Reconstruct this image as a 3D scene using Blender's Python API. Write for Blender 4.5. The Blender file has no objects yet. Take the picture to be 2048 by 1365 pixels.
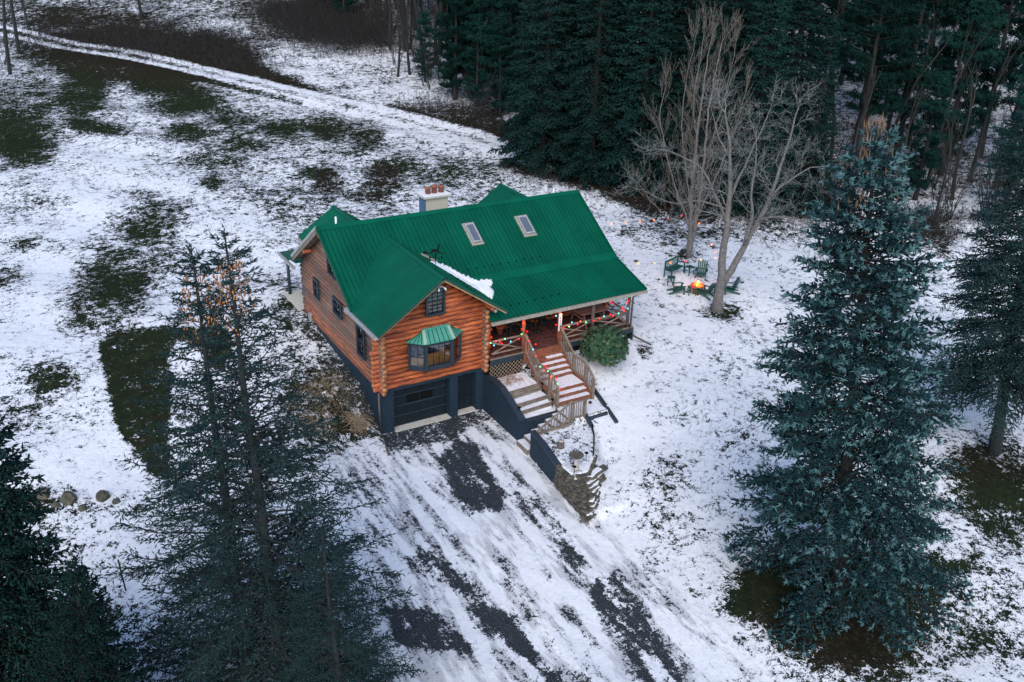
import bpy, math, random
import numpy as np
from mathutils import Matrix, Vector
rnd = random.Random(7)
rng = np.random.default_rng(11)
S = bpy.context.scene
COL = S.collection

# ------------------------------------------------------------------ camera, light, exposure
FPX, PITCH, YAW, ROLL = 1846.42, 0.4396, 0.5403, 0.0291
CAM = np.array([-13.5478, -33.7443, 21.7527])
_cp, _sp, _cy, _sy = math.cos(PITCH), math.sin(PITCH), math.cos(YAW), math.sin(YAW)
VF = np.array([_sy*_cp, _cy*_cp, -_sp]); _R = np.array([_cy, -_sy, 0.0]); _U = np.cross(_R, VF)
VR = math.cos(ROLL)*_R + math.sin(ROLL)*_U
VU = -math.sin(ROLL)*_R + math.cos(ROLL)*_U
cd = bpy.data.cameras.new("camera"); cam = bpy.data.objects.new("camera", cd); COL.objects.link(cam)
cd.sensor_width = 36; cd.lens = FPX/2048*36; cd.clip_end = 1500
cam.matrix_world = Matrix(((VR[0], VU[0], -VF[0], CAM[0]), (VR[1], VU[1], -VF[1], CAM[1]), (VR[2], VU[2], -VF[2], CAM[2]), (0, 0, 0, 1)))
S.camera = cam
W = bpy.data.worlds.new("World"); S.world = W; W.use_nodes = True
nt = W.node_tree; bg = nt.nodes["Background"]
sky = nt.nodes.new("ShaderNodeTexSky"); sky.sky_type = 'NISHITA'; sky.sun_disc = False
SUN_EL, SUN_AZ = math.radians(38), math.radians(215)     # azimuth clockwise from +Y
sky.sun_elevation = SUN_EL; sky.sun_rotation = SUN_AZ
sky.dust_density = 0.6; sky.ozone_density = 2.0
bg.inputs[1].default_value = 0.13
nt.links.new(sky.outputs[0], bg.inputs[0])
sl = bpy.data.lights.new("sun", 'SUN'); sl.energy = 1.5; sl.angle = math.radians(45); sl.color = (1.0, 0.94, 0.86)
so = bpy.data.objects.new("sun", sl); COL.objects.link(so)
sd = Vector((math.sin(SUN_AZ)*math.cos(SUN_EL), math.cos(SUN_AZ)*math.cos(SUN_EL), math.sin(SUN_EL)))
so.rotation_euler = sd.to_track_quat('Z', 'Y').to_euler()
S.view_settings.view_transform = 'Standard'; S.view_settings.look = 'None'
S.view_settings.exposure = 0.85; S.view_settings.gamma = 1.0; S.view_settings.use_curve_mapping = False

# ------------------------------------------------------------------ picture <-> place
def ray(u, v):
    return VF + VR*(u-1024)/FPX - VU*(v-682.5)/FPX
def on(u, v, ax, val):
    d = ray(u, v); return CAM + d*(val-CAM[ax])/d[ax]
def project(P):
    d = P-CAM; z = d@VF
    z = np.where(np.abs(z) < .1, .1, z)
    return 1024+FPX*(d@VR)/z, 682.5-FPX*(d@VU)/z, z
def ss(a, b, x):
    t = np.clip((x-a)/(b-a), 0, 1); return t*t*(3-2*t)
def inpoly(x, y, P):
    r = np.zeros(np.shape(x), bool); n = len(P)
    for i in range(n):
        x1, y1 = P[i]; x2, y2 = P[(i+1) % n]
        if y1 == y2: continue
        c = ((y1 > y) != (y2 > y)) & (x < (x2-x1)*(y-y1)/(y2-y1)+x1)
        r ^= c
    return r
def dseg(x, y, P, close=False):
    d = np.full(np.shape(x), 1e9); n = len(P)
    for i in range(n if close else n-1):
        x1, y1 = P[i]; x2, y2 = P[(i+1) % n]
        dx, dy = x2-x1, y2-y1; L = dx*dx+dy*dy+1e-9
        t = np.clip(((x-x1)*dx+(y-y1)*dy)/L, 0, 1)
        d = np.minimum(d, np.hypot(x-x1-t*dx, y-y1-t*dy))
    return d
BED = [(5.15, -4.6), (5.0, -6.9), (4.85, -7.9), (5.66, -8.0), (6.54, -7.17), (7.6, -5.6), (7.95, -4.6)]
def G(x, y):
    """height of the land"""
    x = np.asarray(x, float); y = np.asarray(y, float)
    s = .514*x+.857*y
    near = np.interp(y, [-60, -20, -10, -7, -4.5, -3.3, -1, 1, 12], [-1.6, -.6, 0., .35, 1.0, 1.2, 1.95, 2.15, 2.2])
    far = np.interp(y, [-60, -20, -10, -5, 0, 5, 12], [-1.0, -.2, .7, 1.3, 1.9, 2.15, 2.2])
    w = ss(9, 18, x); right = near*(1-w)+far*w
    left = np.interp(y, [-60, -14, -8, -4, 0, 3, 9, 12], [-1.8, -.6, -.2, .2, .9, 1.5, 2.1, 2.2])
    wall = np.interp(y, [-60, -14, -8, -1, .1, .9, 2.6, 6.4, 9.3, 12], [-1.8, -.7, -.3, -.02, 0, .55, 1.45, 1.72, 2.15, 2.2])
    drive = np.interp(y, [-60, -14, -8, -3, 0.1, 12], [-1.8, -.6, -.22, -.05, 0, 0])
    wl = ss(-1.2, -4.0, x)
    L = left*wl+wall*(1-wl)
    inner = np.where(y < .15, drive, np.where(y < 10, -.03, wall))
    z = np.where(x < 0.12, L, np.where(x < 5.28, inner, right))
    # below the bed the drive runs smoothly into the yard
    m = (y < -9.0) & (x > 2) ; k = ss(3.5, 8, x)
    z = np.where(m, drive*(1-k)+right*k, z)
    xl = np.interp(y, [-9.6, -6.9, -4.5, 0], [4.6, 4.95, 5.22, 5.28])
    z = np.where((y >= -9.6) & (y < 0.1) & (x > 2), np.where(x < xl, drive, right), z)
    # slot for the side steps, planter behind the retaining wall
    z = np.where((x > 5.05) & (x < 7.15) & (y > -4.55) & (y < 1.9), -.05, z)
    z = np.where((x >= 7.15) & (x < 9.3) & (y > -4.55) & (y < -3.3), 1.13, z)
    z = np.where((x >= 7.15) & (x < 9.2) & (y >= -3.3) & (y < -.3), np.minimum(z, 1.13), z)
    b = inpoly(x, y, BED); db = dseg(x, y, BED, True)
    bed = np.where(b, .93, .93-db*1.1)
    z = np.where((b | (x > xl+.1)) & (y > -9.2) & (y < -4.5) & (x < 9.5), np.maximum(z, bed), z)
    s2 = np.maximum(s-13, 0); s3 = np.clip(s-38, 0, 95)
    z = z+.05*s2+.0014*s3*s3+.27*np.maximum(s-133, 0)
    und = .10*np.sin(x*.31+1.3)*np.sin(y*.27+.4)+.06*np.sin(x*.83+y*.6)+.5*np.sin(x*.06+2)*np.sin(y*.05)*ss(20, 60, s)
    far_from = np.clip(dseg(x, y, [(2, -6), (2, 2), (2, 8), (12, 8), (12, 2), (5, -3)])/6-.5, 0, 1)
    return z+und*far_from
def gp(u, v):
    """ground point seen at picture position u, v"""
    d = ray(u, v); t = np.linspace(12, 420, 8000)
    P = CAM+np.outer(t, d); h = P[:, 2]-G(P[:, 0], P[:, 1])
    i = int(np.argmax(h < 0))
    if h[i] >= 0: i = len(t)-1
    return P[i]

# ------------------------------------------------------------------ materials
def mat(name, color, rough=.8, metal=0, spec=.5):
    m = bpy.data.materials.new(name); m.use_nodes = True
    b = m.node_tree.nodes["Principled BSDF"]
    b.inputs["Base Color"].default_value = (*color, 1); b.inputs["Roughness"].default_value = rough
    b.inputs["Metallic"].default_value = metal
    b.inputs["Specular IOR Level"].default_value = spec
    return m
class NT:
    def __init__(s, m): s.t = m.node_tree; s.b = s.t.nodes["Principled BSDF"]
    def n(s, typ, **kw):
        o = s.t.nodes.new("ShaderNode"+typ)
        for k, v in kw.items(): setattr(o, k, v)
        return o
    def l(s, a, b): s.t.links.new(a, b)
    def coord(s, scale=(1, 1, 1), rot=(0, 0, 0), kind='Object'):
        c = s.n("TexCoord"); m = s.n("Mapping"); m.inputs['Scale'].default_value = scale; m.inputs['Rotation'].default_value = rot
        s.l(c.outputs[kind], m.inputs[0]); return m.outputs[0]
    def noise(s, vec, scale, detail=4, rough=.6, dist=0):
        o = s.n("TexNoise"); o.inputs['Scale'].default_value = scale; o.inputs['Detail'].default_value = detail
        o.inputs['Roughness'].default_value = rough; o.inputs['Distortion'].default_value = dist
        if vec is not None: s.l(vec, o.inputs['Vector'])
        return o.outputs['Fac']
    def ramp(s, fac, stops, interp='LINEAR'):
        o = s.n("ValToRGB"); o.color_ramp.interpolation = interp
        e = o.color_ramp.elements
        while len(e) < len(stops): e.new(.5)
        for i, (p, c) in enumerate(stops):
            e[i].position = p; e[i].color = (*c, 1) if len(c) == 3 else c
        s.l(fac, o.inputs[0]); return o.outputs[0]
    def math(s, op, a, b=None, c=None, clamp=False):
        o = s.n("Math", operation=op); o.use_clamp = clamp
        for i, v in enumerate((a, b, c)):
            if v is None: continue
            if isinstance(v, (int, float)): o.inputs[i].default_value = v
            else: s.l(v, o.inputs[i])
        return o.outputs[0]
    def mix(s, f, a, b, blend='MIX'):
        o = s.n("Mix", data_type='RGBA', blend_type=blend)
        if isinstance(f, (int, float)): o.inputs[0].default_value = f
        else: s.l(f, o.inputs[0])
        for i, v in ((6, a), (7, b)):
            if isinstance(v, tuple): o.inputs[i].default_value = (*v, 1)
            else: s.l(v, o.inputs[i])
        return o.outputs[2]
    def mapr(s, v, a, b, c=0, d=1, smooth=True):
        o = s.n("MapRange"); o.interpolation_type = 'SMOOTHSTEP' if smooth else 'LINEAR'
        s.l(v, o.inputs[0])
        for i, q in enumerate((a, b, c, d)): o.inputs[i+1].default_value = q
        return o.outputs[0]
    def bump(s, h, strength=.3, dist=.02):
        o = s.n("Bump"); o.inputs['Strength'].default_value = strength; o.inputs['Distance'].default_value = dist
        s.l(h, o.inputs['Height']); s.l(o.outputs[0], s.b.inputs['Normal'])
def noisy(name, c1, c2, scale=6, rough=.8, stretch=(1, 1, 1), bump=.3, detail=5, metal=0, spec=.5, p=(.35, .65), dist=.02):
    m = mat(name, c1, rough, metal, spec); N = NT(m)
    f = N.noise(N.coord(stretch), scale, detail)
    N.l(N.ramp(f, [(p[0], c1), (p[1], c2)]), N.b.inputs['Base Color'])
    if bump: N.bump(f, bump, dist)
    return m
M = {}
M['foundation'] = noisy('foundation_stucco', (0.00675, 0.0165, 0.03), (0.0165, 0.036, 0.0585), 14, .75, bump=.6, spec=.3)
M['door_paint'] = noisy('dark_door_paint', (.0045, .010, .016), (.007, .015, .022), 5, .5, bump=.05, spec=.3)
M['navy'] = noisy('window_frame_paint', (0.012, 0.024, 0.0375), (0.021, 0.0375, 0.054), 8, .5, bump=.1)
M['timber'] = noisy('weathered_timber', (0.12, 0.092, 0.072), (0.24, 0.192, 0.152), 5, .9, (0.8, 0.8, 0.8), .4)
M['postwood'] = noisy('dark_grey_post', (0.06, 0.048, 0.044), (0.112, 0.092, 0.08), 6, .9)
M['greywood'] = noisy('grey_weathered_wood', (0.136, 0.104, 0.08), (0.24, 0.2, 0.16), 7, .9, (0.8, 0.8, 0.8), .3)
M['redwood'] = noisy('stained_red_wood', (0.16, 0.056, 0.028), (0.272, 0.104, 0.056), 7, .75, (0.8, 0.8, 0.8), .3)
M['darkwood'] = noisy('dark_porch_wood', (.05, .035, .028), (.10, .065, .045), 6, .85)
M['deckwood'] = noisy('red_deck_stain', (0.096, 0.036, 0.028), (0.028, 0.0176, 0.016), 5, .85, p=(.42, .58))
M['fascia'] = noisy('light_fascia_wood', (.50, .32, .18), (.36, .20, .10), 5, .8)
M['tan'] = noisy('gutter_tan_metal', (.22, .20, .17), (.36, .34, .28), 9, .55, bump=.05)
M['brownmetal'] = noisy('brown_downspout_metal', (.055, .040, .036), (.09, .07, .06), 6, .5, bump=.05)
M['black'] = noisy('black_iron', (.003, .004, .005), (.008, .009, .010), 20, .8, bump=.1, spec=.1)
M['white'] = noisy('white_plastic', (.7, .72, .74), (.8, .8, .82), 9, .5, bump=.05)
M['concrete'] = noisy('pale_concrete', (.42, .40, .35), (.60, .57, .50), 9, .9, bump=.3)
M['stucco'] = noisy('chimney_stucco', (.42, .38, .31), (.52, .48, .40), 12, .9, bump=.4)
M['bluestucco'] = noisy('chimney_blue_side', (.05, .11, .20), (.08, .15, .25), 12, .9, bump=.4)
M['terracotta'] = noisy('terracotta', (.26, .075, .04), (.34, .12, .07), 10, .8, bump=.1)
M['chairgreen'] = noisy('green_chair_paint', (0.006, 0.05625, 0.04125), (0.0105, 0.0825, 0.06), 8, .55, bump=.1)
M['porchgreen'] = noisy('dark_green_chair_paint', (0.006, 0.0225, 0.021), (0.009, 0.03375, 0.03), 8, .55, bump=.1)
M['stone'] = noisy('garden_wall_stone', (.03, .028, .024), (.13, .112, .085), 5, .95, bump=.8)
M['rock'] = noisy('mossy_rock', (.04, .045, .03), (.12, .11, .08), 5, .95, bump=.8)
M['rust'] = noisy('rusty_fire_ring', (.22, .05, .02), (.40, .12, .05), 8, .8)
M['lattice'] = noisy('lattice_wood', (0.192, 0.144, 0.104), (0.272, 0.216, 0.16), 10, .85, bump=.2)
M['bark'] = noisy('grey_bark', (.055, .045, .040), (.16, .13, .12), 9, .95, (3, 3, .6), 1.0, 6)
M['palebark'] = noisy('pale_bark', (.065, .062, .06), (.21, .195, .185), 9, .95, (3, 3, .6), 1.0, 6)
M['darkbark'] = noisy('dark_conifer_bark', (0.00936, 0.01008, 0.0108), (0.02592, 0.02448, 0.02376), 9, .95, (2.16, 2.16, 0.432), 1.0, 6)
M['tealbark'] = noisy('dark_teal_bark', (.008, .012, .014), (.026, .034, .036), 9, .95, (3, 3, .6), 1.0, 6)
M['greytwig'] = noisy('grey_twig_bark', (.08, .085, .085), (.28, .285, .28), 3, .9, bump=0)
M['twig'] = noisy('twig_bark', (.09, .078, .066), (.20, .175, .15), 4, .9, bump=0)
M['dimtwig'] = noisy('dim_twig_bark', (0.01296, 0.01368, 0.01368), (0.0324, 0.0288, 0.02592), 4, .9, bump=0)
M['drygrass'] = noisy('dead_grass_stems', (0.272, 0.192, 0.112), (0.416, 0.32, 0.208), 4, .9, bump=0)
M['cone'] = noisy('spruce_cone', (.34, .13, .045), (.50, .22, .08), 6, .7, bump=0)
M['orangewood'] = noisy('honey_wood', (.62, .30, .07), (.70, .38, .11), 6, .6, bump=.1)
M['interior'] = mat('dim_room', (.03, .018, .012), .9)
M['curtain'] = emis('lit_pale_blind', (.5, .55, .62), .18) if 0 else mat('pale_curtain', (.8, .82, .85), .9)
M['rug'] = noisy('patterned_rug', (.45, .42, .42), (.10, .03, .03), 7, .95, bump=0, p=(.5, .62))
def foliage(name, c1, c2, tip=None, var=.35):
    m = mat(name, c1, .85, 0, .06); N = NT(m)
    f = N.noise(N.coord(), 1.1, 3); c = N.ramp(f, [(.35, c1), (.65, c2)])
    if tip:
        f2 = N.noise(N.coord(), 5.0, 2); c = N.mix(N.mapr(f2, .52, .72), c, tip)
    oi = N.n("ObjectInfo"); v = N.mapr(oi.outputs['Random'], 0, 1, 1-var, 1+var, False)
    h = N.n("HueSaturation"); N.l(v, h.inputs['Value']); N.l(c, h.inputs['Color'])
    N.l(h.outputs[0], N.b.inputs['Base Color']); return m
M['bluespruce'] = foliage('blue_spruce_needles', (.007, .027, .031), (.016, .050, .056), (.026, .072, .078), .0)
M['bluetip'] = foliage('blue_spruce_tip', (.028, .082, .090), (.115, .215, .225), None, .0)
M['spruce'] = foliage('spruce_needles', (.004, .019, .019), (.010, .036, .032), (.020, .054, .042))
M['olivespruce'] = foliage('olive_spruce_needles', (.009, .032, .036), (.023, .056, .056), (.044, .080, .070), .12)
M['pine'] = foliage('pine_needles', (.004, .023, .022), (.010, .046, .039), (.020, .070, .052))
M['rhodo'] = foliage('rhododendron_leaf', (.020, .060, .032), (.050, .100, .055), (.14, .17, .09), 0)
M['browntip'] = foliage('brown_spruce_tip', (0.112, 0.072, 0.048), (0.192, 0.128, 0.088))

def make_log(name, c1, c2, c3, grey=None, axis=0):
    m = mat(name, c1, .6, 0, .35); N = NT(m)
    st = (.55, 3.4, 3.4) if axis == 0 else (3.4, .55, 3.4)
    v = N.coord(st)
    oi = N.n("ObjectInfo")
    f = N.noise(v, 2.6, 6, .65, .6)
    c = N.ramp(f, [(.34, c3), (.44, c2), (.53, c1), (.62, c1), (.70, c2)])
    f2 = N.noise(N.coord((1.2, 12, 12) if axis == 0 else (12, 1.2, 12)), 3, 3)
    c = N.mix(N.mapr(f2, .50, .70, 0, .75), c, c3)
    if grey:
        g = N.n("NewGeometry"); sx = N.n("SeparateXYZ"); N.l(g.outputs['Normal'], sx.inputs[0])
        up = N.mapr(sx.outputs[2], -.35, .35)
        sp = N.n("SeparateXYZ"); N.l(g.outputs['Position'], sp.inputs[0])
        hz = N.mapr(sp.outputs[2], 2.5, 3.5, .25, .95)
        bl = N.mapr(N.noise(N.coord((.6, .6, .6)), 1.5, 3), .3, .6, .35, 1)
        c = N.mix(N.math('MULTIPLY', N.math('MULTIPLY', up, hz), bl), c, grey)
    hv = N.n("HueSaturation"); N.l(N.mapr(oi.outputs['Random'], 0, 1, .62, 1.12, False), hv.inputs['Value']); N.l(c, hv.inputs['Color'])
    N.l(hv.outputs[0], N.b.inputs['Base Color']); N.bump(N.math('ADD', f, f2), .35, .02)
    return m
M['logx'] = make_log('stained_log', (.54, .145, .045), (.34, .075, .030), (.115, .040, .038))
M['logy'] = make_log('weathered_log', (.40, .12, .052), (.23, .065, .036), (.085, .034, .027), (.15, .125, .10), 1)
M['endgrain'] = noisy('log_end_grain', (.58, .25, .10), (.30, .11, .05), 9, .8, bump=.3)

m = mat('green_roof_metal', (.0, .15, .085), .38, 0, .12); N = NT(m)
f = N.noise(N.coord(), .8, 5); f2 = N.noise(N.coord((6, .5, .5)), 3, 4)
oi = N.n('ObjectInfo'); hv = N.n('HueSaturation'); N.l(N.mapr(oi.outputs['Random'], 0, 1, .86, 1.08, False), hv.inputs['Value'])
N.l(N.mix(N.mapr(f2, .42, .7, 0, .35), N.ramp(f, [(.3, (.0, .074, .041)), (.7, (.0, .102, .056))]), (.0, .054, .034)), hv.inputs['Color']); N.l(hv.outputs[0], N.b.inputs['Base Color'])
N.l(N.mapr(f, .3, .7, .45, .6), N.b.inputs['Roughness'])
M['roof'] = m
M['rib'] = noisy('roof_rib_shade', (.0, .018, .012), (.0, .028, .018), 9, .7, bump=0, spec=.1)  # darker green paints the shadow line along one side of the ribs
M['bayroof'] = noisy('faded_green_roof', (.05, .27, .20), (.10, .33, .26), 5, .4, bump=0)
M['hip'] = noisy('pale_hip_flashing', (.26, .42, .33), (.32, .46, .36), 5, .5, bump=0)
M['trim'] = noisy('dark_green_trim', (.002, .05, .034), (.003, .07, .045), 6, .45, bump=0)
M['greymetal'] = noisy('pale_gutter', (.24, .245, .25), (.38, .38, .38), 7, .5, bump=.05)

def glass(name, tint=(.02, .03, .04), mixf=.55):
    m = bpy.data.materials.new(name); m.use_nodes = True; t = m.node_tree; t.nodes.clear()
    o = t.nodes.new("ShaderNodeOutputMaterial"); g = t.nodes.new("ShaderNodeBsdfGlossy"); g.inputs['Roughness'].default_value = .03
    tr = t.nodes.new("ShaderNodeBsdfTransparent"); tr.inputs[0].default_value = (.75, .8, .8, 1)
    fr = t.nodes.new("ShaderNodeFresnel"); fr.inputs[0].default_value = 1.6
    mr = t.nodes.new("ShaderNodeMapRange"); mr.inputs[3].default_value = mixf; mr.inputs[4].default_value = 1
    x = t.nodes.new("ShaderNodeMixShader")
    t.links.new(fr.outputs[0], mr.inputs[0]); t.links.new(mr.outputs[0], x.inputs[0]); t.links.new(tr.outputs[0], x.inputs[1]); t.links.new(g.outputs[0], x.inputs[2]); t.links.new(x.outputs[0], o.inputs[0])
    return m
M['glass'] = glass('window_glass', mixf=.12)
M['skyglass'] = mat('skylight_glass', (.10, .12, .155), .12, 0, .9)
def emis(name, c, s):
    m = mat(name, c, .5); b = m.node_tree.nodes["Principled BSDF"]
    b.inputs['Emission Color'].default_value = (*c, 1); b.inputs['Emission Strength'].default_value = s; return m
M['bred'] = emis('red_bulb', (1, .001, .006), 2.6); M['bgreen'] = emis('green_bulb', (.1, .9, .25), 2.2); M['bblue'] = emis('blue_bulb', (.1, .55, .9), 2.0)
M['borange'] = emis('orange_bulb', (1, .07, .008), 4); M['bwarm'] = emis('warm_bulb', (1, .28, .07), 2.2)
M['flame'] = emis('flame', (1, .10, .01), 2.5); M['hotflame'] = emis('bright_flame', (1, .5, .2), 3)

# snow / bare ground
def ground_mat():
    m = mat('snowy_ground', (.8, .8, .8), .95, 0, .0); N = NT(m)
    at = N.n("Attribute", attribute_name='cover'); sep = N.n("SeparateColor"); N.l(at.outputs['Color'], sep.inputs[0])
    bare, gravel, brown = sep.outputs[0], sep.outputs[1], sep.outputs[2]
    streak = at.outputs['Alpha']
    g = N.n("NewGeometry"); P = g.outputs['Position']
    def vec(scale, rot=(0, 0, 0)):
        mp = N.n("Mapping"); mp.inputs['Scale'].default_value = scale; mp.inputs['Rotation'].default_value = rot; N.l(P, mp.inputs[0]); return mp.outputs[0]
    v1 = vec((1, 1, 1)); vs = vec((1.8, .38, 1), (0, 0, -.06))
    nL = N.noise(v1, .42, 3, .5); nM = N.noise(v1, 1.9, 4, .6, .4); nF = N.noise(v1, 5.2, 5, .72, .6); nX = N.noise(v1, 17, 3, .7)
    sM = N.noise(vs, 1.1, 5, .6)
    mid = N.math('ADD', N.math('MULTIPLY', nM, N.math('SUBTRACT', 1, streak)), N.math('MULTIPLY', sM, streak))
    t = N.math('ADD', N.math('MULTIPLY', nL, .40), N.math('MULTIPLY', mid, .75))
    t = N.math('ADD', t, N.math('MULTIPLY', nF, 1.1)); t = N.math('ADD', t, N.math('MULTIPLY', nX, .75))
    # mean 1.35 ; add bias (0.5 = neutral)
    t = N.math('ADD', N.math('MULTIPLY', N.math('SUBTRACT', t, 1.50), 1.65), N.math('MULTIPLY', N.math('SUBTRACT', bare, .5), 1.15))
    t = N.math('ADD', t, N.math('MULTIPLY', streak, N.math('MULTIPLY', N.math('SUBTRACT', sM, .5), .75)))
    isb = N.mapr(t, .05, .10)
    dirty = N.mapr(t, -.30, .06)
    # snow
    sn = N.mix(N.mapr(nF, .35, .65, 0, .4), (.81, .805, .82), (.62, .64, .67))
    sn = N.mix(N.math('MULTIPLY', dirty, .30), sn, (.42, .44, .48))
    sn = N.mix(N.math('MULTIPLY', N.mapr(sM, .46, .58), N.math('MULTIPLY', streak, .6)), sn, (.34, .34, .36))
    gc = N.noise(v1, 3.3, 4); gf = N.noise(v1, 30, 3, .7)
    gd = N.noise(v1, 1.1, 4, .7)
    grass = N.ramp(gc, [(.30, (.006, .015, .010)), (.5, (.015, .029, .014)), (.66, (.034, .040, .018))])
    grass = N.mix(N.mapr(gd, .48, .68, 0, .6), grass, (.026, .020, .011))
    grass = N.mix(N.mapr(gf, .48, .75, 0, .5), grass, (.050, .052, .030))
    br = N.ramp(gf, [(.3, (.009, .008, .007)), (.55, (.022, .016, .012)), (.75, (.060, .042, .030))])
    gv = N.ramp(gf, [(.3, (.016, .020, .024)), (.5, (.036, .042, .048)), (.60, (.08, .088, .095)), (.69, (.26, .28, .31))])
    br = N.mix(N.mapr(N.noise(v1, 6, 4, .7), .5, .66, 0, .7), br, (.075, .060, .045)); gnd = N.mix(brown, grass, br); gnd = N.mix(gravel, gnd, gv)
    N.l(N.mix(isb, sn, gnd), N.b.inputs['Base Color'])
    h = N.math('ADD', N.math('MULTIPLY', isb, N.math('ADD', N.math('MULTIPLY', gf, .6), -1.0)), N.math('MULTIPLY', nF, .45))
    N.bump(h, 1.0, .07)
    return m
M['ground'] = ground_mat()
M['snow'] = noisy('fresh_snow', (.82, .81, .83), (.72, .72, .75), 5, .85, bump=.4, spec=.2, dist=.03)
def planted_snow():
    m = mat('thin_snow_on_wood', (.8, .8, .83), .85, 0, .2); N = NT(m)
    f = N.noise(N.coord(), 7, 5, .7)
    N.l(N.ramp(f, [(.62, (.75, .76, .80)), (.68, (.10, .07, .05))]), N.b.inputs['Base Color']); N.bump(f, .4, .02); return m
M['thinsnow'] = planted_snow()

# ------------------------------------------------------------------ mesh helpers
def raw(name, V, F, mats, parent=None, midx=None, smooth=False):
    me = bpy.data.meshes.new(name)
    V = np.asarray(V, np.float32)
    if isinstance(F, np.ndarray):
        k = F.shape[1]; n = len(F)
        me.vertices.add(len(V)); me.vertices.foreach_set('co', V.ravel())
        me.loops.add(n*k); me.loops.foreach_set('vertex_index', F.astype(np.int32).ravel())
        me.polygons.add(n); me.polygons.foreach_set('loop_start', np.arange(0, n*k, k, dtype=np.int32))
        try: me.polygons.foreach_set('loop_total', np.full(n, k, np.int32))
        except Exception: pass
        me.update(calc_edges=True)
    else:
        me.from_pydata([tuple(map(float, v)) for v in V], [], F); me.update()
    for q in (mats if isinstance(mats, (list, tuple)) else [mats]): me.materials.append(M[q] if isinstance(q, str) else q)
    if midx is not None: me.polygons.foreach_set('material_index', np.asarray(midx, np.int32))
    if smooth: me.polygons.foreach_set('use_smooth', np.ones(len(me.polygons), bool))
    o = bpy.data.objects.new(name, me); COL.objects.link(o)
    if parent is not None: o.parent = parent
    return o
SPLIT = {'post', 'hip_flashing', 'sash', 'deck_rim', 'deck_edge', 'compass_letter', 'support_leg', 'back_rail', 'leg_frame', 'cross_rail', 'stretcher', 'inner_wall', 'log_gap_shade', 'foundation', 'crossbar', 'rocker_leg', 'edging_strip', 'glazing_bar', 'stringer', 'leg', 'soffit_board'}
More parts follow.
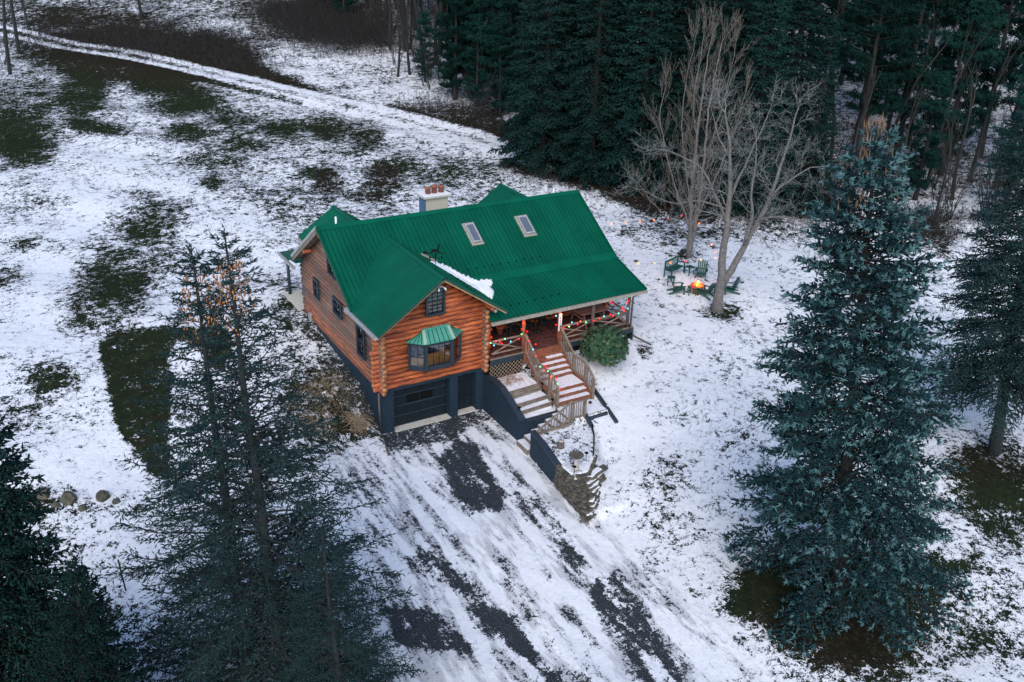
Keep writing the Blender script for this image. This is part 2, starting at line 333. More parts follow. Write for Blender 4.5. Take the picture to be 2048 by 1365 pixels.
class MB:
    def __init__(s): s.v = []; s.f = []; s.m = []
    def add(s, V, F, mi=0):
        k = len(s.v); s.v += [tuple(map(float, p)) for p in V]; s.f += [tuple(i+k for i in f) for f in F]; s.m += [mi]*len(F); return s
    def hexa(s, c, mi=0):   # 8 corners: bottom 4 ccw, top 4 ccw
        return s.add(c, [(3, 2, 1, 0), (4, 5, 6, 7), (0, 1, 5, 4), (1, 2, 6, 5), (2, 3, 7, 6), (3, 0, 4, 7)], mi)
    def box(s, a, b, mi=0):
        x0, y0, z0 = a; x1, y1, z1 = b
        return s.hexa([(x0, y0, z0), (x1, y0, z0), (x1, y1, z0), (x0, y1, z0), (x0, y0, z1), (x1, y0, z1), (x1, y1, z1), (x0, y1, z1)], mi)
    def bar(s, p, q, w, h, mi=0, up=(0, 0, 1)):
        p = np.array(p, float); q = np.array(q, float); d = q-p; d /= np.linalg.norm(d)+1e-9
        u = np.array(up, float)
        if abs(d@u) > .95: u = np.array((0, 1., 0))
        a = np.cross(d, u); a /= np.linalg.norm(a); u = np.cross(a, d)
        a = a*w/2; u = u*h/2
        return s.hexa([p-a-u, p+a-u, q+a-u, q-a-u, p-a+u, p+a+u, q+a+u, q-a+u], mi)
    def tube(s, pts, rs, n=6, mi=0, caps=True, cmi=None):
        pts = [np.array(p, float) for p in pts]; base = len(s.v)
        if not hasattr(rs, '__len__'): rs = [rs]*len(pts)
        for i, p in enumerate(pts):
            d = pts[min(i+1, len(pts)-1)]-pts[max(i-1, 0)]; d /= np.linalg.norm(d)+1e-9
            a = np.cross(d, (0, 0, 1.)) if abs(d[2]) < .95 else np.cross(d, (0, 1., 0)); a /= np.linalg.norm(a); b = np.cross(a, d)
            for k in range(n):
                t = 2*math.pi*k/n; q = p+rs[i]*(math.cos(t)*a+math.sin(t)*b); s.v.append(tuple(q))
        for i in range(len(pts)-1):
            for k in range(n):
                k2 = (k+1) % n; s.f.append((base+i*n+k, base+i*n+k2, base+(i+1)*n+k2, base+(i+1)*n+k)); s.m.append(mi)
        if caps:
            s.f.append(tuple(base+k for k in range(n))[::-1]); s.m.append(mi if cmi is None else cmi)
            s.f.append(tuple(base+(len(pts)-1)*n+k for k in range(n))); s.m.append(mi if cmi is None else cmi)
        return s
    def lathe(s, c, prof, n=14, mi=0):
        base = len(s.v)
        for r, z in prof:
            for k in range(n):
                t = 2*math.pi*k/n; s.v.append((c[0]+r*math.cos(t), c[1]+r*math.sin(t), c[2]+z))
        for i in range(len(prof)-1):
            for k in range(n):
                k2 = (k+1) % n; s.f.append((base+i*n+k, base+i*n+k2, base+(i+1)*n+k2, base+(i+1)*n+k)); s.m.append(mi)
        s.f.append(tuple(base+k for k in range(n))[::-1]); s.m.append(mi); s.f.append(tuple(base+(len(prof)-1)*n+k for k in range(n))); s.m.append(mi)
        return s
    def prism(s, poly, z0, z1, mi=0):
        n = len(poly); V = [(x, y, z0) for x, y in poly]+[(x, y, z1) for x, y in poly]
        return s.add(V, [tuple(range(n))[::-1], tuple(range(n, 2*n))]+[(i, (i+1) % n, n+(i+1) % n, n+i) for i in range(n)], mi)
    def out(s, name, mats, parent=None, smooth=False):
        if name in SPLIT and len(s.f) > 6:
            par = list(range(len(s.v)))
            def fd(i):
                while par[i] != i: par[i] = par[par[i]]; i = par[i]
                return i
            for f in s.f:
                r = fd(f[0])
                for q in f[1:]: par[fd(q)] = r
            comps = {}
            for f, m_ in zip(s.f, s.m): comps.setdefault(fd(f[0]), []).append((f, m_))
            if len(comps) > 1:
                for fs in comps.values():
                    ids = sorted({i for f, _ in fs for i in f}); mp = {a: b for b, a in enumerate(ids)}
                    o = raw(name, [s.v[i] for i in ids], [tuple(mp[i] for i in f) for f, _ in fs], mats, parent, [m_ for _, m_ in fs], smooth)
                return o
        o = raw(name, s.v, s.f, mats, parent, s.m, smooth)
        return o
def tag(o, label=None, cat=None, group=None, kind=None):
    if label: o['label'] = label
    if cat: o['category'] = cat
    if group: o['group'] = group
    if kind: o['kind'] = kind
    return o
def thing(name, label, cat, loc=(0, 0, 0), rz=0, group=None):
    o = bpy.data.objects.new(name, None); COL.objects.link(o); o.empty_display_size = .3
    o.location = tuple(map(float, loc)); o.rotation_euler = (0, 0, rz)
    return tag(o, label, cat, group)
def kids(o): return [c for c in bpy.data.objects if c.parent == o]
def dup(o, parent=None, ch=None):
    c = o.copy(); COL.objects.link(c)
    if parent: c.parent = parent
    for k in (kids(o) if ch is None else ch): dup(k, c)
    return c

# ------------------------------------------------------------------ ground
def grid_axis(lo, hi, a, b, step, grow, mx=8, fine_to=0):
    ax = list(np.arange(a, b+1e-6, step)); s = step
    while ax[-1] < hi: s = min(s*grow, mx if ax[-1] < fine_to else 8); ax.append(ax[-1]+s)
    s = step; pre = []; x = a
    while x > lo: s = min(s*grow, 8); x -= s; pre.append(x)
    return np.array(pre[::-1]+ax)
gx = grid_axis(-200, 420, -17, 27, .14, 1.035, .7, 120); gy = grid_axis(-75, 420, -21, 15, .14, 1.035, .6, 170)
X, Y = np.meshgrid(gx, gy); Z = G(X, Y)
Vg = np.stack([X, Y, Z], -1).reshape(-1, 3)
U_, V_, D_ = project(Vg)
nx, ny = len(gx), len(gy)
I = (np.arange(ny-1)[:, None]*nx+np.arange(nx-1)[None]).ravel()
Fg = np.stack([I, I+1, I+nx+1, I+nx], 1)
u, v = U_, V_; x, y = Vg[:, 0], Vg[:, 1]; vis = (D_ > 5) & (u > -300) & (u < 2350) & (v > -200) & (v < 1600)
bare = np.full(len(x), .375); grav = np.zeros(len(x)); brown = np.full(len(x), .12); strk = np.zeros(len(x))
def blob(cx, cy, rx, ry, amt, ang=0, br=None, gr=None, soft=.55):
    c, s_ = math.cos(ang), math.sin(ang); a = ((u-cx)*c+(v-cy)*s_)/rx; b = (-(u-cx)*s_+(v-cy)*c)/ry
    k = (1-ss(1-soft, 1+soft, np.hypot(a, b)))*vis
    bare[:] = bare+(amt)*k
    if br is not None: brown[:] = brown*(1-k)+br*k
    if gr is not None: grav[:] = grav*(1-k)+gr*k
def poly(P, amt, soft=8, br=None, gr=None, setv=False):
    d = dseg(u, v, P, True); sgn = np.where(inpoly(u, v, P), d, -d); k = ss(-soft, soft, sgn)*vis
    if setv: bare[:] = bare*(1-k)+amt*k
    else: bare[:] = bare+amt*k
    if br is not None: brown[:] = brown*(1-k)+br*k
    if gr is not None: grav[:] = grav*(1-k)+gr*k
def wpoly(P, amt, soft=.25, br=None, gr=None, st=None):
    d = dseg(x, y, P, True); k = ss(-soft, soft, np.where(inpoly(x, y, P), d, -d))
    bare[:] = bare*(1-k)+amt*k
    if br is not None: brown[:] = brown*(1-k)+br*k
    if gr is not None: grav[:] = grav*(1-k)+gr*k
    if st is not None: strk[:] = strk*(1-k)+st*k
# field behind / left : speckled
poly([(330, 190), (620, 230), (1010, 330), (1010, 420), (560, 470), (450, 400), (330, 330)], .13, 50)
poly([(40, 110), (330, 150), (760, 270), (760, 330), (330, 260), (60, 260)], .08, 40)
for b in [(297, 433, 75, 45, .30), (256, 520, 105, 65, .26), (200, 610, 95, 65, .26), (235, 570, 50, 40, .1), (99, 755, 60, 35, .25), (70, 850, 70, 50, .10), (85, 490, 55, 20, .2), (20, 560, 45, 25, .25),
          (60, 420, 90, 25, .1), (165, 190, 45, 45, .32), (240, 140, 160, 32, .24, .2, .4), (320, 160, 55, 30, .3), (400, 200, 60, 25, .25), (375, 265, 45, 16, .3), (60, 305, 50, 26, .3), (10, 275, 55, 50, .3),
          (95, 270, 35, 20, .2), (190, 255, 60, 12, .28, .15), (340, 215, 55, 20, .22), (465, 240, 40, 18, .2), (565, 255, 45, 15, .25), (660, 258, 40, 25, .28, 0, .4), (735, 270, 38, 26, .25, 0, .6),
          (770, 357, 38, 28, .25, 0, .9), (655, 365, 26, 34, .22, 0, .8), (625, 345, 30, 12, .2), (425, 365, 22, 14, .25), (280, 385, 32, 12, .2), (800, 330, 40, 22, .2), (725, 395, 45, 12, .25, 0, .8),
          (480, 290, 50, 14, .15), (420, 320, 70, 20, .15), (560, 400, 60, 18, .12), (880, 350, 50, 20, .15), (930, 330, 50, 25, .12), (640, 440, 30, 20, .15), (30, 210, 70, 60, .18), (120, 60, 60, 20, .05),
          (590, 600, 34, 26, .35, 0, .3), (560, 565, 60, 12, .15), (640, 800, 85, 62, .33, .2, .55), (600, 900, 90, 50, .25, 0, .3), (740, 968, 60, 48, .28, 0, .1, .9), (715, 830, 42, 50, .30, .4, .6),
          (1940, 1125, 35, 22, .25), (1900, 1000, 60, 30, .2), (1950, 1200, 90, 60, .10), (1880, 1290, 80, 40, .08), (1480, 1205, 38, 28, .35), (2000, 1290, 60, 30, .15), (1340, 1000, 100, 130, .06),
          (130, 1010, 80, 30, .16, .1, .5), (60, 1000, 60, 30, .15), (230, 1235, 130, 40, .15, 0, .6), (700, 1250, 100, 110, .12), (60, 1200, 160, 150, .1),
          (650, 650, 60, 100, .08, .8), (1300, 1000, 60, 60, .05), (1250, 900, 60, 80, -.03), (1430, 560, 250, 110, -.06), (1440, 625, 42, 16, .35, 0, .3), (1370, 513, 32, 12, .3, 0, .6),
          (1290, 470, 90, 18, .12, .1), (1400, 480, 80, 20, .14), (1290, 705, 18, 12, .4, .6, .9)]:
    blob(*b)
# hillside leaf litter and forest floor
poly([(-200, -150), (560, -150), (560, 10), (480, 40), (300, 60), (-200, 30)], .22, 20, .6); poly([(560, 175), (700, 200), (820, 225), (820, 238), (700, 214), (560, 188), (440, 160), (440, 150)], .22, 10, .7); poly([(80, 75), (230, 55), (420, 75), (520, 130), (640, 185), (560, 172), (400, 132), (230, 95)], .26, 12, .9); poly([(480, 60), (620, 70), (780, 130), (790, 200), (700, 190), (560, 130)], .10, 25, .5); poly([(-100, 60), (200, 100), (250, 250), (120, 330), (-100, 330)], .10, 40)
blob(250, 92, 260, 60, .30, .14, .85); blob(560, 50, 70, 35, .12, 0, .7); blob(430, 110, 90, 40, .35, .1, .9); blob(640, 40, 130, 45, .30, 0, .5)
poly([(470, 120), (760, 215), (1010, 262), (1010, 285), (760, 235), (560, 170)], .32, 14, .7)
poly([(780, 210), (1010, 215), (1010, 285), (880, 262)], .34, 14, .8)
poly([(500, 60), (640, 80), (780, 190), (740, 200), (540, 140)], -.03, 20)
poly([(1005, 330), (1060, 350), (1200, 385), (1290, 430), (1420, 440), (1560, 430), (1680, 420), (1680, 340), (1300, 250), (1010, 250)], .52, 16, 1.0)
poly([(1290, 440), (1560, 445), (1650, 470), (1600, 490), (1290, 470)], .16, 12, .5)
poly([(1800, 430), (1900, 440), (1900, 520), (1840, 500)], .3, 16, .6)
poly([(1500, -100), (2400, -100), (2400, 430), (1850, 400), (1700, 380), (1500, 300)], .16, 40, .7)
poly([(600, -100), (1500, -100), (1500, 200), (1010, 230), (850, 180), (700, 60), (560, -20)], .14, 30, .6)
# the bare strip of grass in an L over the septic field
L_ = [(198, 689), (227, 664), (311, 656), (400, 652), (445, 654), (466, 678), (464, 712), (445, 735), (420, 732), (405, 700), (352, 682), (334, 722), (345, 752), (341, 821), (337, 880), (345, 960), (300, 950), (264, 895), (238, 861), (227, 814), (211, 752)]
poly(L_, .86, 9, .25, 0, True)
# under the trees
for b in [(1670, 1200, 150, 95, .40, .15, .7), (1660, 1285, 150, 60, .30, .25, .8), (1800, 1180, 110, 60, .24, .3, .35), (1985, 940, 100, 60, .40, .2, .6), (2010, 1020, 90, 60, .26, .3, .2), (1560, 1150, 90, 60, .3, 0, .3), (1870, 1130, 40, 20, .2),
          (470, 1150, 150, 120, .08, 0, .3), (500, 1330, 200, 80, .1)]:
    blob(*b)
# drive
wpoly([(-3.2, -2), (-.4, -.4), (5.2, -.4), (5.1, -9), (5.6, -22), (-8, -30), (-8, -14), (-4, -9)], .34, .6, .1, .9, 1)
wpoly([(-.2, .6), (5.2, .6), (5.2, -1.1), (3.6, -1.3), (2.4, -1.9), (.8, -1.5), (-.3, -1.2)], .66, .35, .05, 1, .2)
for P, a in [([(872, 912), (925, 880), (950, 890), (1008, 1000), (1002, 1020), (938, 1030), (905, 980)], .86),
             ([(915, 1208), (960, 1215), (1012, 1225), (1048, 1262), (1072, 1330), (1010, 1290), (950, 1262)], .84),
             ([(1195, 1148), (1232, 1150), (1280, 1215), (1330, 1290), (1372, 1380), (1295, 1380), (1240, 1275), (1180, 1205)], .82),
             ([(780, 1212), (850, 1215), (900, 1260), (965, 1305), (880, 1298), (790, 1290)], .80),
             ([(1085, 1335), (1120, 1340), (1140, 1380), (1090, 1380)], .8)]:
    poly(P, a-.06, 11, .05, 1, True)
poly([(960, 850), (985, 850), (1080, 960), (1180, 1080), (1200, 1150), (1130, 1130), (1050, 1010)], .05, 12)
poly([(830, 1080), (900, 1130), (960, 1190), (900, 1190), (820, 1130)], .16, 14)
poly([(985, 1290), (1040, 1290), (1130, 1380), (1070, 1380)], .12, 12)
poly([(1000, 880), (1060, 905), (1120, 975), (1180, 1050), (1120, 1010)], -.12, 10)
poly([(760, 1300), (900, 1310), (1040, 1380), (760, 1400)], -.15, 12)
poly([(915, 1035), (1010, 1022), (1060, 1100), (960, 1120)], -.16, 14)
poly([(1000, 1090), (1120, 1120), (1180, 1220), (1120, 1300), (1040, 1200)], -.05, 20)
for P in ([(1015, 900), (1120, 1010), (1240, 1200), (1330, 1370)], [(905, 1035), (1010, 1180), (1090, 1290), (1150, 1380)], [(800, 1080), (900, 1180), (1010, 1300), (1060, 1380)], [(1060, 1060), (1150, 1200), (1250, 1380)]):
    dl = dseg(u, v, P); bare[:] = bare-(1-ss(6, 20, dl))*.20*vis
for b in [(1120, 1060, 40, 26, .14, .9), (1060, 1010, 40, 18, .12, .9), (1150, 1110, 35, 16, .18, .9), (850, 1130, 40, 20, .20, .5), (930, 1180, 45, 20, .2, .6), (1150, 1230, 30, 16, .2, .9), (1100, 1160, 22, 12, .2, .9), (1040, 1230, 26, 14, .16, .8), (1190, 1300, 30, 16, .22, .9), (1100, 1290, 30, 14, .2, .9), (1010, 1170, 26, 12, .14, .8), (760, 970, 40, 40, .1)]:
    blob(*b)
poly([(0, 580), (120, 430), (240, 330), (330, 380), (230, 470), (170, 560), (130, 660), (190, 690), (200, 760), (90, 740), (0, 760)], -.11, 30)
poly([(70, 880), (220, 850), (300, 960), (230, 985), (90, 985)], -.12, 20); poly([(180, 1030), (330, 1030), (400, 1120), (260, 1150)], -.12, 20)
poly([(1200, 760), (1290, 760), (1300, 900), (1270, 1150), (1210, 1140), (1190, 1000)], -.10, 25); poly([(1330, 1150), (1460, 1250), (1450, 1380), (1400, 1380)], -.08, 20); poly([(1860, 960), (1940, 970), (1930, 1060), (1870, 1050)], -.12, 15)
poly([(1850, 1000), (2100, 1000), (2100, 1400), (1700, 1400), (1750, 1250)], .06, 40); poly([(0, 700), (200, 690), (230, 820), (120, 860), (0, 880)], .07, 30)
poly([(1200, 640), (1450, 640), (1440, 900), (1230, 900)], -.07, 40)
for i in range(16):
    f = i/15; blob(1210+150*f+(4 if i % 2 else -4), 1075-50*f+(3 if i % 2 else -3), 6, 3.5, .16, -.3)
# wet strip along the left foundation
wpoly([(-.9, .2), (.1, -.3), (.1, 10), (-1.0, 10), (-.8, 6), (-1.1, 3)], .66, .35, .2, .5)
wpoly([(-1.6, 8.6), (.1, 8.6), (.1, 10.6), (-2.2, 11.2)], .60, .5, .1)
# track climbing to the far left
TP = [(1110, 330), (1010, 298), (930, 270), (820, 243), (700, 215), (600, 190), (480, 160), (350, 130), (230, 105), (120, 88), (40, 68), (-60, 50)]
TW = [tuple(gp(*q)[:2]) for q in TP]
dist_cam = np.hypot(x+13.5, y+33.7)
dt = dseg(x, y, TW); wf = 1-.45*ss(80, 150, dist_cam); k = 1-ss(1.5*wf, 2.4*wf, dt)
farw = ss(90, 125, dist_cam)
bare[:] = bare*(1-k)+(.30+.0*farw)*k
mid = (1-ss(.3, .75, dt))
bare[:] = bare+mid*(.16+.25*farw)
dm = dseg(u, v, [(600, 205), (480, 176), (350, 146), (230, 122), (110, 106)]); bare[:] = bare+(1-ss(3, 8, dm))*.35*vis
cov = np.stack([np.clip(bare, 0, 1), np.clip(grav, 0, 1), np.clip(brown, 0, 1), np.clip(strk, 0, 1)], 1).astype(np.float32)
Vg[:, 2] += 0.012*np.sin(x*5.1+np.sin(y*3))*np.sin(y*4.3)
ground = raw('ground', Vg, Fg, 'ground', None, None, True)
ca = ground.data.color_attributes.new('cover', 'FLOAT_COLOR', 'POINT'); ca.data.foreach_set('color', cov.ravel())
tag(ground, 'snow-dusted lawn, drive and hillside with bare patches of grass', None, None, 'structure')

# ------------------------------------------------------------------ the cabin
XW, YD, XL = 5.23, 9.9, 13.6            # wing width, depth, length
E_, ZE, YV, MS = .484, 5.42, 1.92, .656  # eave overhang, eave height, y of front eave, main slope
YR, ZR, ZW = 5.97, 8.08, 7.52
XC = XW/2; WS = (ZW-ZE)/(XC+E_)
YK, ZK, YP, ZP = 2.08, 5.52, -.53, 4.73
def zmain(yy): return ZR-MS*abs(yy-YR)
def zwing(xx): return ZW-WS*abs(xx-XC)
cabin = thing('log_cabin', 'two-storey orange log cabin with green metal roof and dark blue garage level', 'house', (6.8, 5, 0))
CO = np.array((6.8, 5., 0))
def C(mb, name, mats, smooth=False, parent=None):
    mb.v = [tuple(np.array(p)-CO) for p in mb.v]
    return mb.out(name, mats, parent or cabin, smooth)
SUBS = {}
# foundation
b = MB()
b.box((0, .02, -.2), (.62, .45, 2.2)); b.box((3.42, .02, -.2), (3.84, .45, 2.2)); b.box((4.79, .02, -.2), (XW, .45, 2.2))
b.box((.62, .02, 2.06), (3.42, .45, 2.2)); b.box((3.84, .02, 2.06), (4.79, .45, 2.2))
b.box((0, .452, -.2), (.3, YD, 2.2)); b.box((XW-.3, .452, -.2), (XW, YD, 2.2)); b.box((.302, YD-.3, -.2), (XW-.302, YD, 2.2))
b.box((XW+.002, 2.1, .5), (XL, 2.35, 2.72)); b.box((XL-.25, 2.352, .5), (XL, YD, 2.72)); b.box((XW+.002, YD-.25, .5), (XL-.252, YD, 2.72))
C(b, 'foundation', 'foundation')
# floor slab under logs (closes the view)
C(MB().box((.3, .46, 2.12), (XW-.3, YD-.31, 2.2)), 'floor', 'darkwood')
# garage door
gd = MB(); gd.box((.62, .36, 0), (3.42, .40, 2.06)); door = C(gd, 'garage_door', 'door_paint')
for r in range(4):
    for c in range(4):
        x0 = .68+c*.69; z0 = .05+r*.505
        if r == 2 and c in (1, 2):
            q = MB(); q.box((x0+.02, .33, z0+.06), (x0+.62, .362, z0+.45)); C(q, 'window', 'black', parent=door); bpy.data.objects[-1] if 0 else None
        else:
            q = MB(); q.hexa([(x0, .358, z0), (x0+.65, .358, z0), (x0+.65, .36, z0), (x0, .36, z0), (x0, .358, z0+.01), (x0+.65, .358, z0+.01), (x0+.65, .36, z0+.01), (x0, .36, z0+.01)])
            q = MB(); q.box((x0, .335, z0+.02), (x0+.65, .359, z0+.48)); q.box((x0+.06, .325, z0+.1), (x0+.59, .334, z0+.40)); C(q, 'door_panel', 'door_paint', parent=door)
for r in range(5):
    C(MB().hexa([(.66, .318, .035+r*.505), (3.40, .318, .035+r*.505), (3.40, .36, .035+r*.505), (.66, .36, .035+r*.505), (.66, .322, .045+r*.505), (3.40, .322, .045+r*.505), (3.40, .36, .068+r*.505), (.66, .36, .068+r*.505)]), 'door_highlight', 'navy', parent=door)  # paler strips paint in the sky highlights on the panel edges
C(MB().box((.62, -.12, -.05), (3.42, .33, .035)), 'garage_sill', 'concrete')
# entry door
pd = MB(); pd.box((3.84, .36, 0.06), (4.79, .40, 2.06)); pdoor = C(pd, 'entry_door', 'door_paint')
for (a, c, z0, z1) in ((3.95, 4.25, 1.62, 1.92), (4.38, 4.68, 1.62, 1.92), (3.95, 4.25, .95, 1.5), (4.38, 4.68, .95, 1.5), (3.95, 4.25, .25, .8), (4.38, 4.68, .25, .8)):
    C(MB().box((a, .335, z0), (c, .359, z1)), 'door_panel', 'door_paint', parent=pdoor)
C(MB().tube([(3.92, .33, 1.0), (3.92, .28, 1.0)], .035, 8), 'door_knob', 'greymetal', parent=pdoor)
C(MB().box((3.84, -.05, -.04), (4.79, .34, .06)), 'door_step', 'concrete')

# walls of logs
RL, PI2 = .1125, .225
def logpiece(p0, p1, m, n=10):
    p0 = np.array(p0, float); p1 = np.array(p1, float); L = np.linalg.norm(p1-p0)
    if L < .12: return
    k = max(2, int(L/1.1)+1); pts = []; rs = []
    for i in range(k+1):
        q = p0+(p1-p0)*i/k; q = q+np.array((0, 0, rnd.uniform(-.008, .008))); pts.append(q); rs.append(RL*rnd.uniform(.93, 1.06))
    b = MB(); b.tube(pts, rs, n, 0, True, 1); C(b, 'log', [m, 'endgrain'], True)
def cut(a, b, holes):
    segs = [(a, b)]
    for h0, h1 in holes:
        ns = []
        for s0, s1 in segs:
            if h1 <= s0 or h0 >= s1: ns.append((s0, s1)); continue
            if h0 > s0: ns.append((s0, h0))
            if h1 < s1: ns.append((h1, s1))
        segs = ns
    return segs
FH = [(1.42, 3.9, 3.02, 4.36), (2.2, 3.14, 5.42, 6.72)]
nfront = 0
for k in range(24):
    z = 2.2+RL+PI2*k
    if z > ZW-.45: break
    hw = (ZW-.30-z)/WS
    if z < 5.3: a, c = -rnd.uniform(.25, .42), XW+rnd.uniform(.22, .38)
    else: a, c = max(-.02, XC-hw), min(XW+.02, XC+hw)
    for s0, s1 in cut(a, c, [(h[0], h[1]) for h in FH if h[2]-.06 < z < h[3]+.06]): logpiece((s0, .06, z), (s1, .06, z), 'logx')
LH = [(1.48, 2.44, 3.1, 4.62), (4.28, 5.42, 3.98, 4.82), (7.5, 8.2, 3.82, 4.8), (4.86, 5.86, 5.84, 7.0)]
for k in range(26):
    z = 2.2+RL-.11+PI2*k
    if z > ZR-.5: break
    hy = (ZR-.28-z)/MS
    if z < 5.1: a, c = -rnd.uniform(.28, .45), YD+rnd.uniform(.25, .45)
    else:
        a, c = max(.1, YR-hy), min(YD+.05, YR+hy)
        if z < 5.6: a = .05
    for s0, s1 in cut(a, c, [(h[0], h[1]) for h in LH if h[2]-.06 < z < h[3]+.06]): logpiece((.06, s0, z), (.06, s1, z), 'logy')
for k in range(14):                       # wing right wall and main front wall
    z = 2.2+RL-.11+PI2*k
    if z < 5.4: logpiece((XW-.06, -rnd.uniform(.25, .42), z), (XW-.06, 2.6, z), 'logy')
PH = [(6.3, 7.2, 2.7, 4.85), (8.0, 9.0, 3.4, 4.7), (10.4, 11.5, 3.4, 4.7)]
for k in range(12):
    z = 2.75+RL+PI2*k
    if z > 5.35: break
    for s0, s1 in cut(XW, XL+.3, [(h[0], h[1]) for h in PH if h[2]-.06 < z < h[3]+.06]): logpiece((s0, 2.26, z), (s1, 2.26, z), 'logx', 6)
    logpiece((XW+2.8 if 0 else .2, YD-.06, z-.0), (XL+.3, YD-.06, z), 'logx', 6)
for k in range(24):
    z = 2.75+PI2*k
    if z > ZR-.5: break
    hy = (ZR-.28-z)/MS
    a, c = (1.9, YD+.35) if z < 5.0 else (max(2.2, YR-hy), min(YD, YR+hy))
    logpiece((XL-.06, a, z), (XL-.06, c, z), 'logy', 6)
# dark sheets put shadow lines in the log gaps; dark room behind the walls
bk_ = MB(); bk_.box((.1, .07, 2.22), (1.42, .09, 5.6)).box((3.9, .07, 2.22), (XW-.1, .09, 5.6)).box((1.42, .07, 2.22), (3.9, .09, 3.0)).box((1.42, .07, 4.38), (3.9, .09, 5.42))
bk_.box((.07, .1, 2.22), (.09, 1.48, 5.2)).box((.07, 1.48, 2.22), (.09, 2.44, 3.1)).box((.07, 1.48, 4.62), (.09, 2.44, 5.2)).box((.07, 2.44, 2.22), (.09, 4.28, 5.6)).box((.07, 4.28, 2.22), (.09, 5.42, 3.98)).box((.07, 4.28, 4.82), (.09, 5.42, 5.8)).box((.07, 5.42, 2.22), (.09, 7.5, 5.8)).box((.07, 7.5, 2.22), (.09, 8.2, 3.82)).box((.07, 7.5, 4.8), (.09, 8.2, 5.8)).box((.07, 8.2, 2.22), (.09, YD-.1, 5.4))
C(bk_, 'log_gap_shade', 'interior')
rb = MB(); rb.box((.25, .9, 2.22), (.28, YD-.2, 5.3)); rb.box((.28, 3.2, 2.22), (XW, 3.22, 5.5)); rb.box((XW-.25, .2, 2.22), (XW-.22, 3.2, 5.3)); rb.box((.25, .3, 2.4), (XW-.3, 3.2, 2.45))
rb.box((.9, .5, 5.1), (4.4, 3.2, 5.15)); rb.box((XW+.1, 2.6, 2.75), (XL-.3, 2.63, 5.2)); rb.box((.28, 3.22, 5.2), (.31, 8.6, 6.3))
C(rb, 'inner_wall', 'interior')
C(MB().box((.35, 1.0, 2.46), (4.8, 3.1, 2.48)), 'rug', 'rug')

# windows
def window(x0, x1, z0, z1, plane, cols=2, rows=3, depth=.1, face='y', curtain=False, sill=False, mullcol='navy', parent=None):
    """plane: wall coordinate of the outer face; frame sits proud of logs"""
    def P(a, d, z): return (a, plane-d, z) if face == 'y' else (plane-d, a, z)
    def bx(b, a0, a1, d0, d1, zz0, zz1):
        p, q = P(a0, d0, zz0), P(a1, d1, zz1)
        b.box(tuple(min(i, j) for i, j in zip(p, q)), tuple(max(i, j) for i, j in zip(p, q)))
    b = MB(); w = .09
    bx(b, x0, x0+w, 0, depth, z0, z1); bx(b, x1-w, x1, 0, depth, z0, z1); bx(b, x0+w, x1-w, 0, depth, z1-w, z1); bx(b, x0+w, x1-w, 0, depth+.03, z0, z0+w)
    zm = (z0+z1)/2
    bx(b, x0+w, x1-w, 0, depth-.03, zm-.025, zm+.025)
    wn = C(MB().add([], []), 'window', 'navy') if 0 else None
    fr = C(b, 'window', 'navy')
    g = MB(); bx(g, x0+w, x1-w, .02, .03, z0+w, z1-w); C(g, 'pane', 'glass', parent=fr)
    m = MB()
    for i in range(1, cols):
        a = x0+w+(x1-x0-2*w)*i/cols; bx(m, a-.009, a+.009, .031, .05, z0+w, z1-w)
    for j in range(1, rows):
        if j*2 == rows: continue
        zz = z0+w+(z1-z0-2*w)*j/rows; bx(m, x0+w, x1-w, .031, .05, zz-.009, zz+.009)
    C(m, 'glazing_bar', 'black', parent=fr)
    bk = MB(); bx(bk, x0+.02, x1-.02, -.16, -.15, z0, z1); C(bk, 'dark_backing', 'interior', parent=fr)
    if curtain:
        c = MB(); bx(c, x0+w, x1-w, .0, .008, zm, z1-w); C(c, 'blind', 'curtain', parent=fr)
        c = MB(); bx(c, x0+w, x1-w, .0, .01, zm-.18, zm-.06); C(c, 'shelf', 'orangewood', parent=fr)
    return fr
window(2.2, 3.14, 5.42, 6.72, -.02, 3, 6, .12, 'y', True)
for (a, c, z0, z1), cu in zip(LH, (0, 0, 0, 0)): window(a, c, z0, z1, -.02, 3, 4, .10, 'x')
window(8.0, 9.0, 3.4, 4.7, 2.16, 2, 4, .1); window(10.4, 11.5, 3.4, 4.7, 2.16, 2, 4, .1)
dr = C(MB().box((6.3, 2.1, 2.76), (7.2, 2.2, 4.85)), 'porch_door', 'door_paint')
C(MB().box((6.45, 2.085, 3.7), (7.05, 2.099, 4.65)), 'pane', 'skyglass', parent=dr)
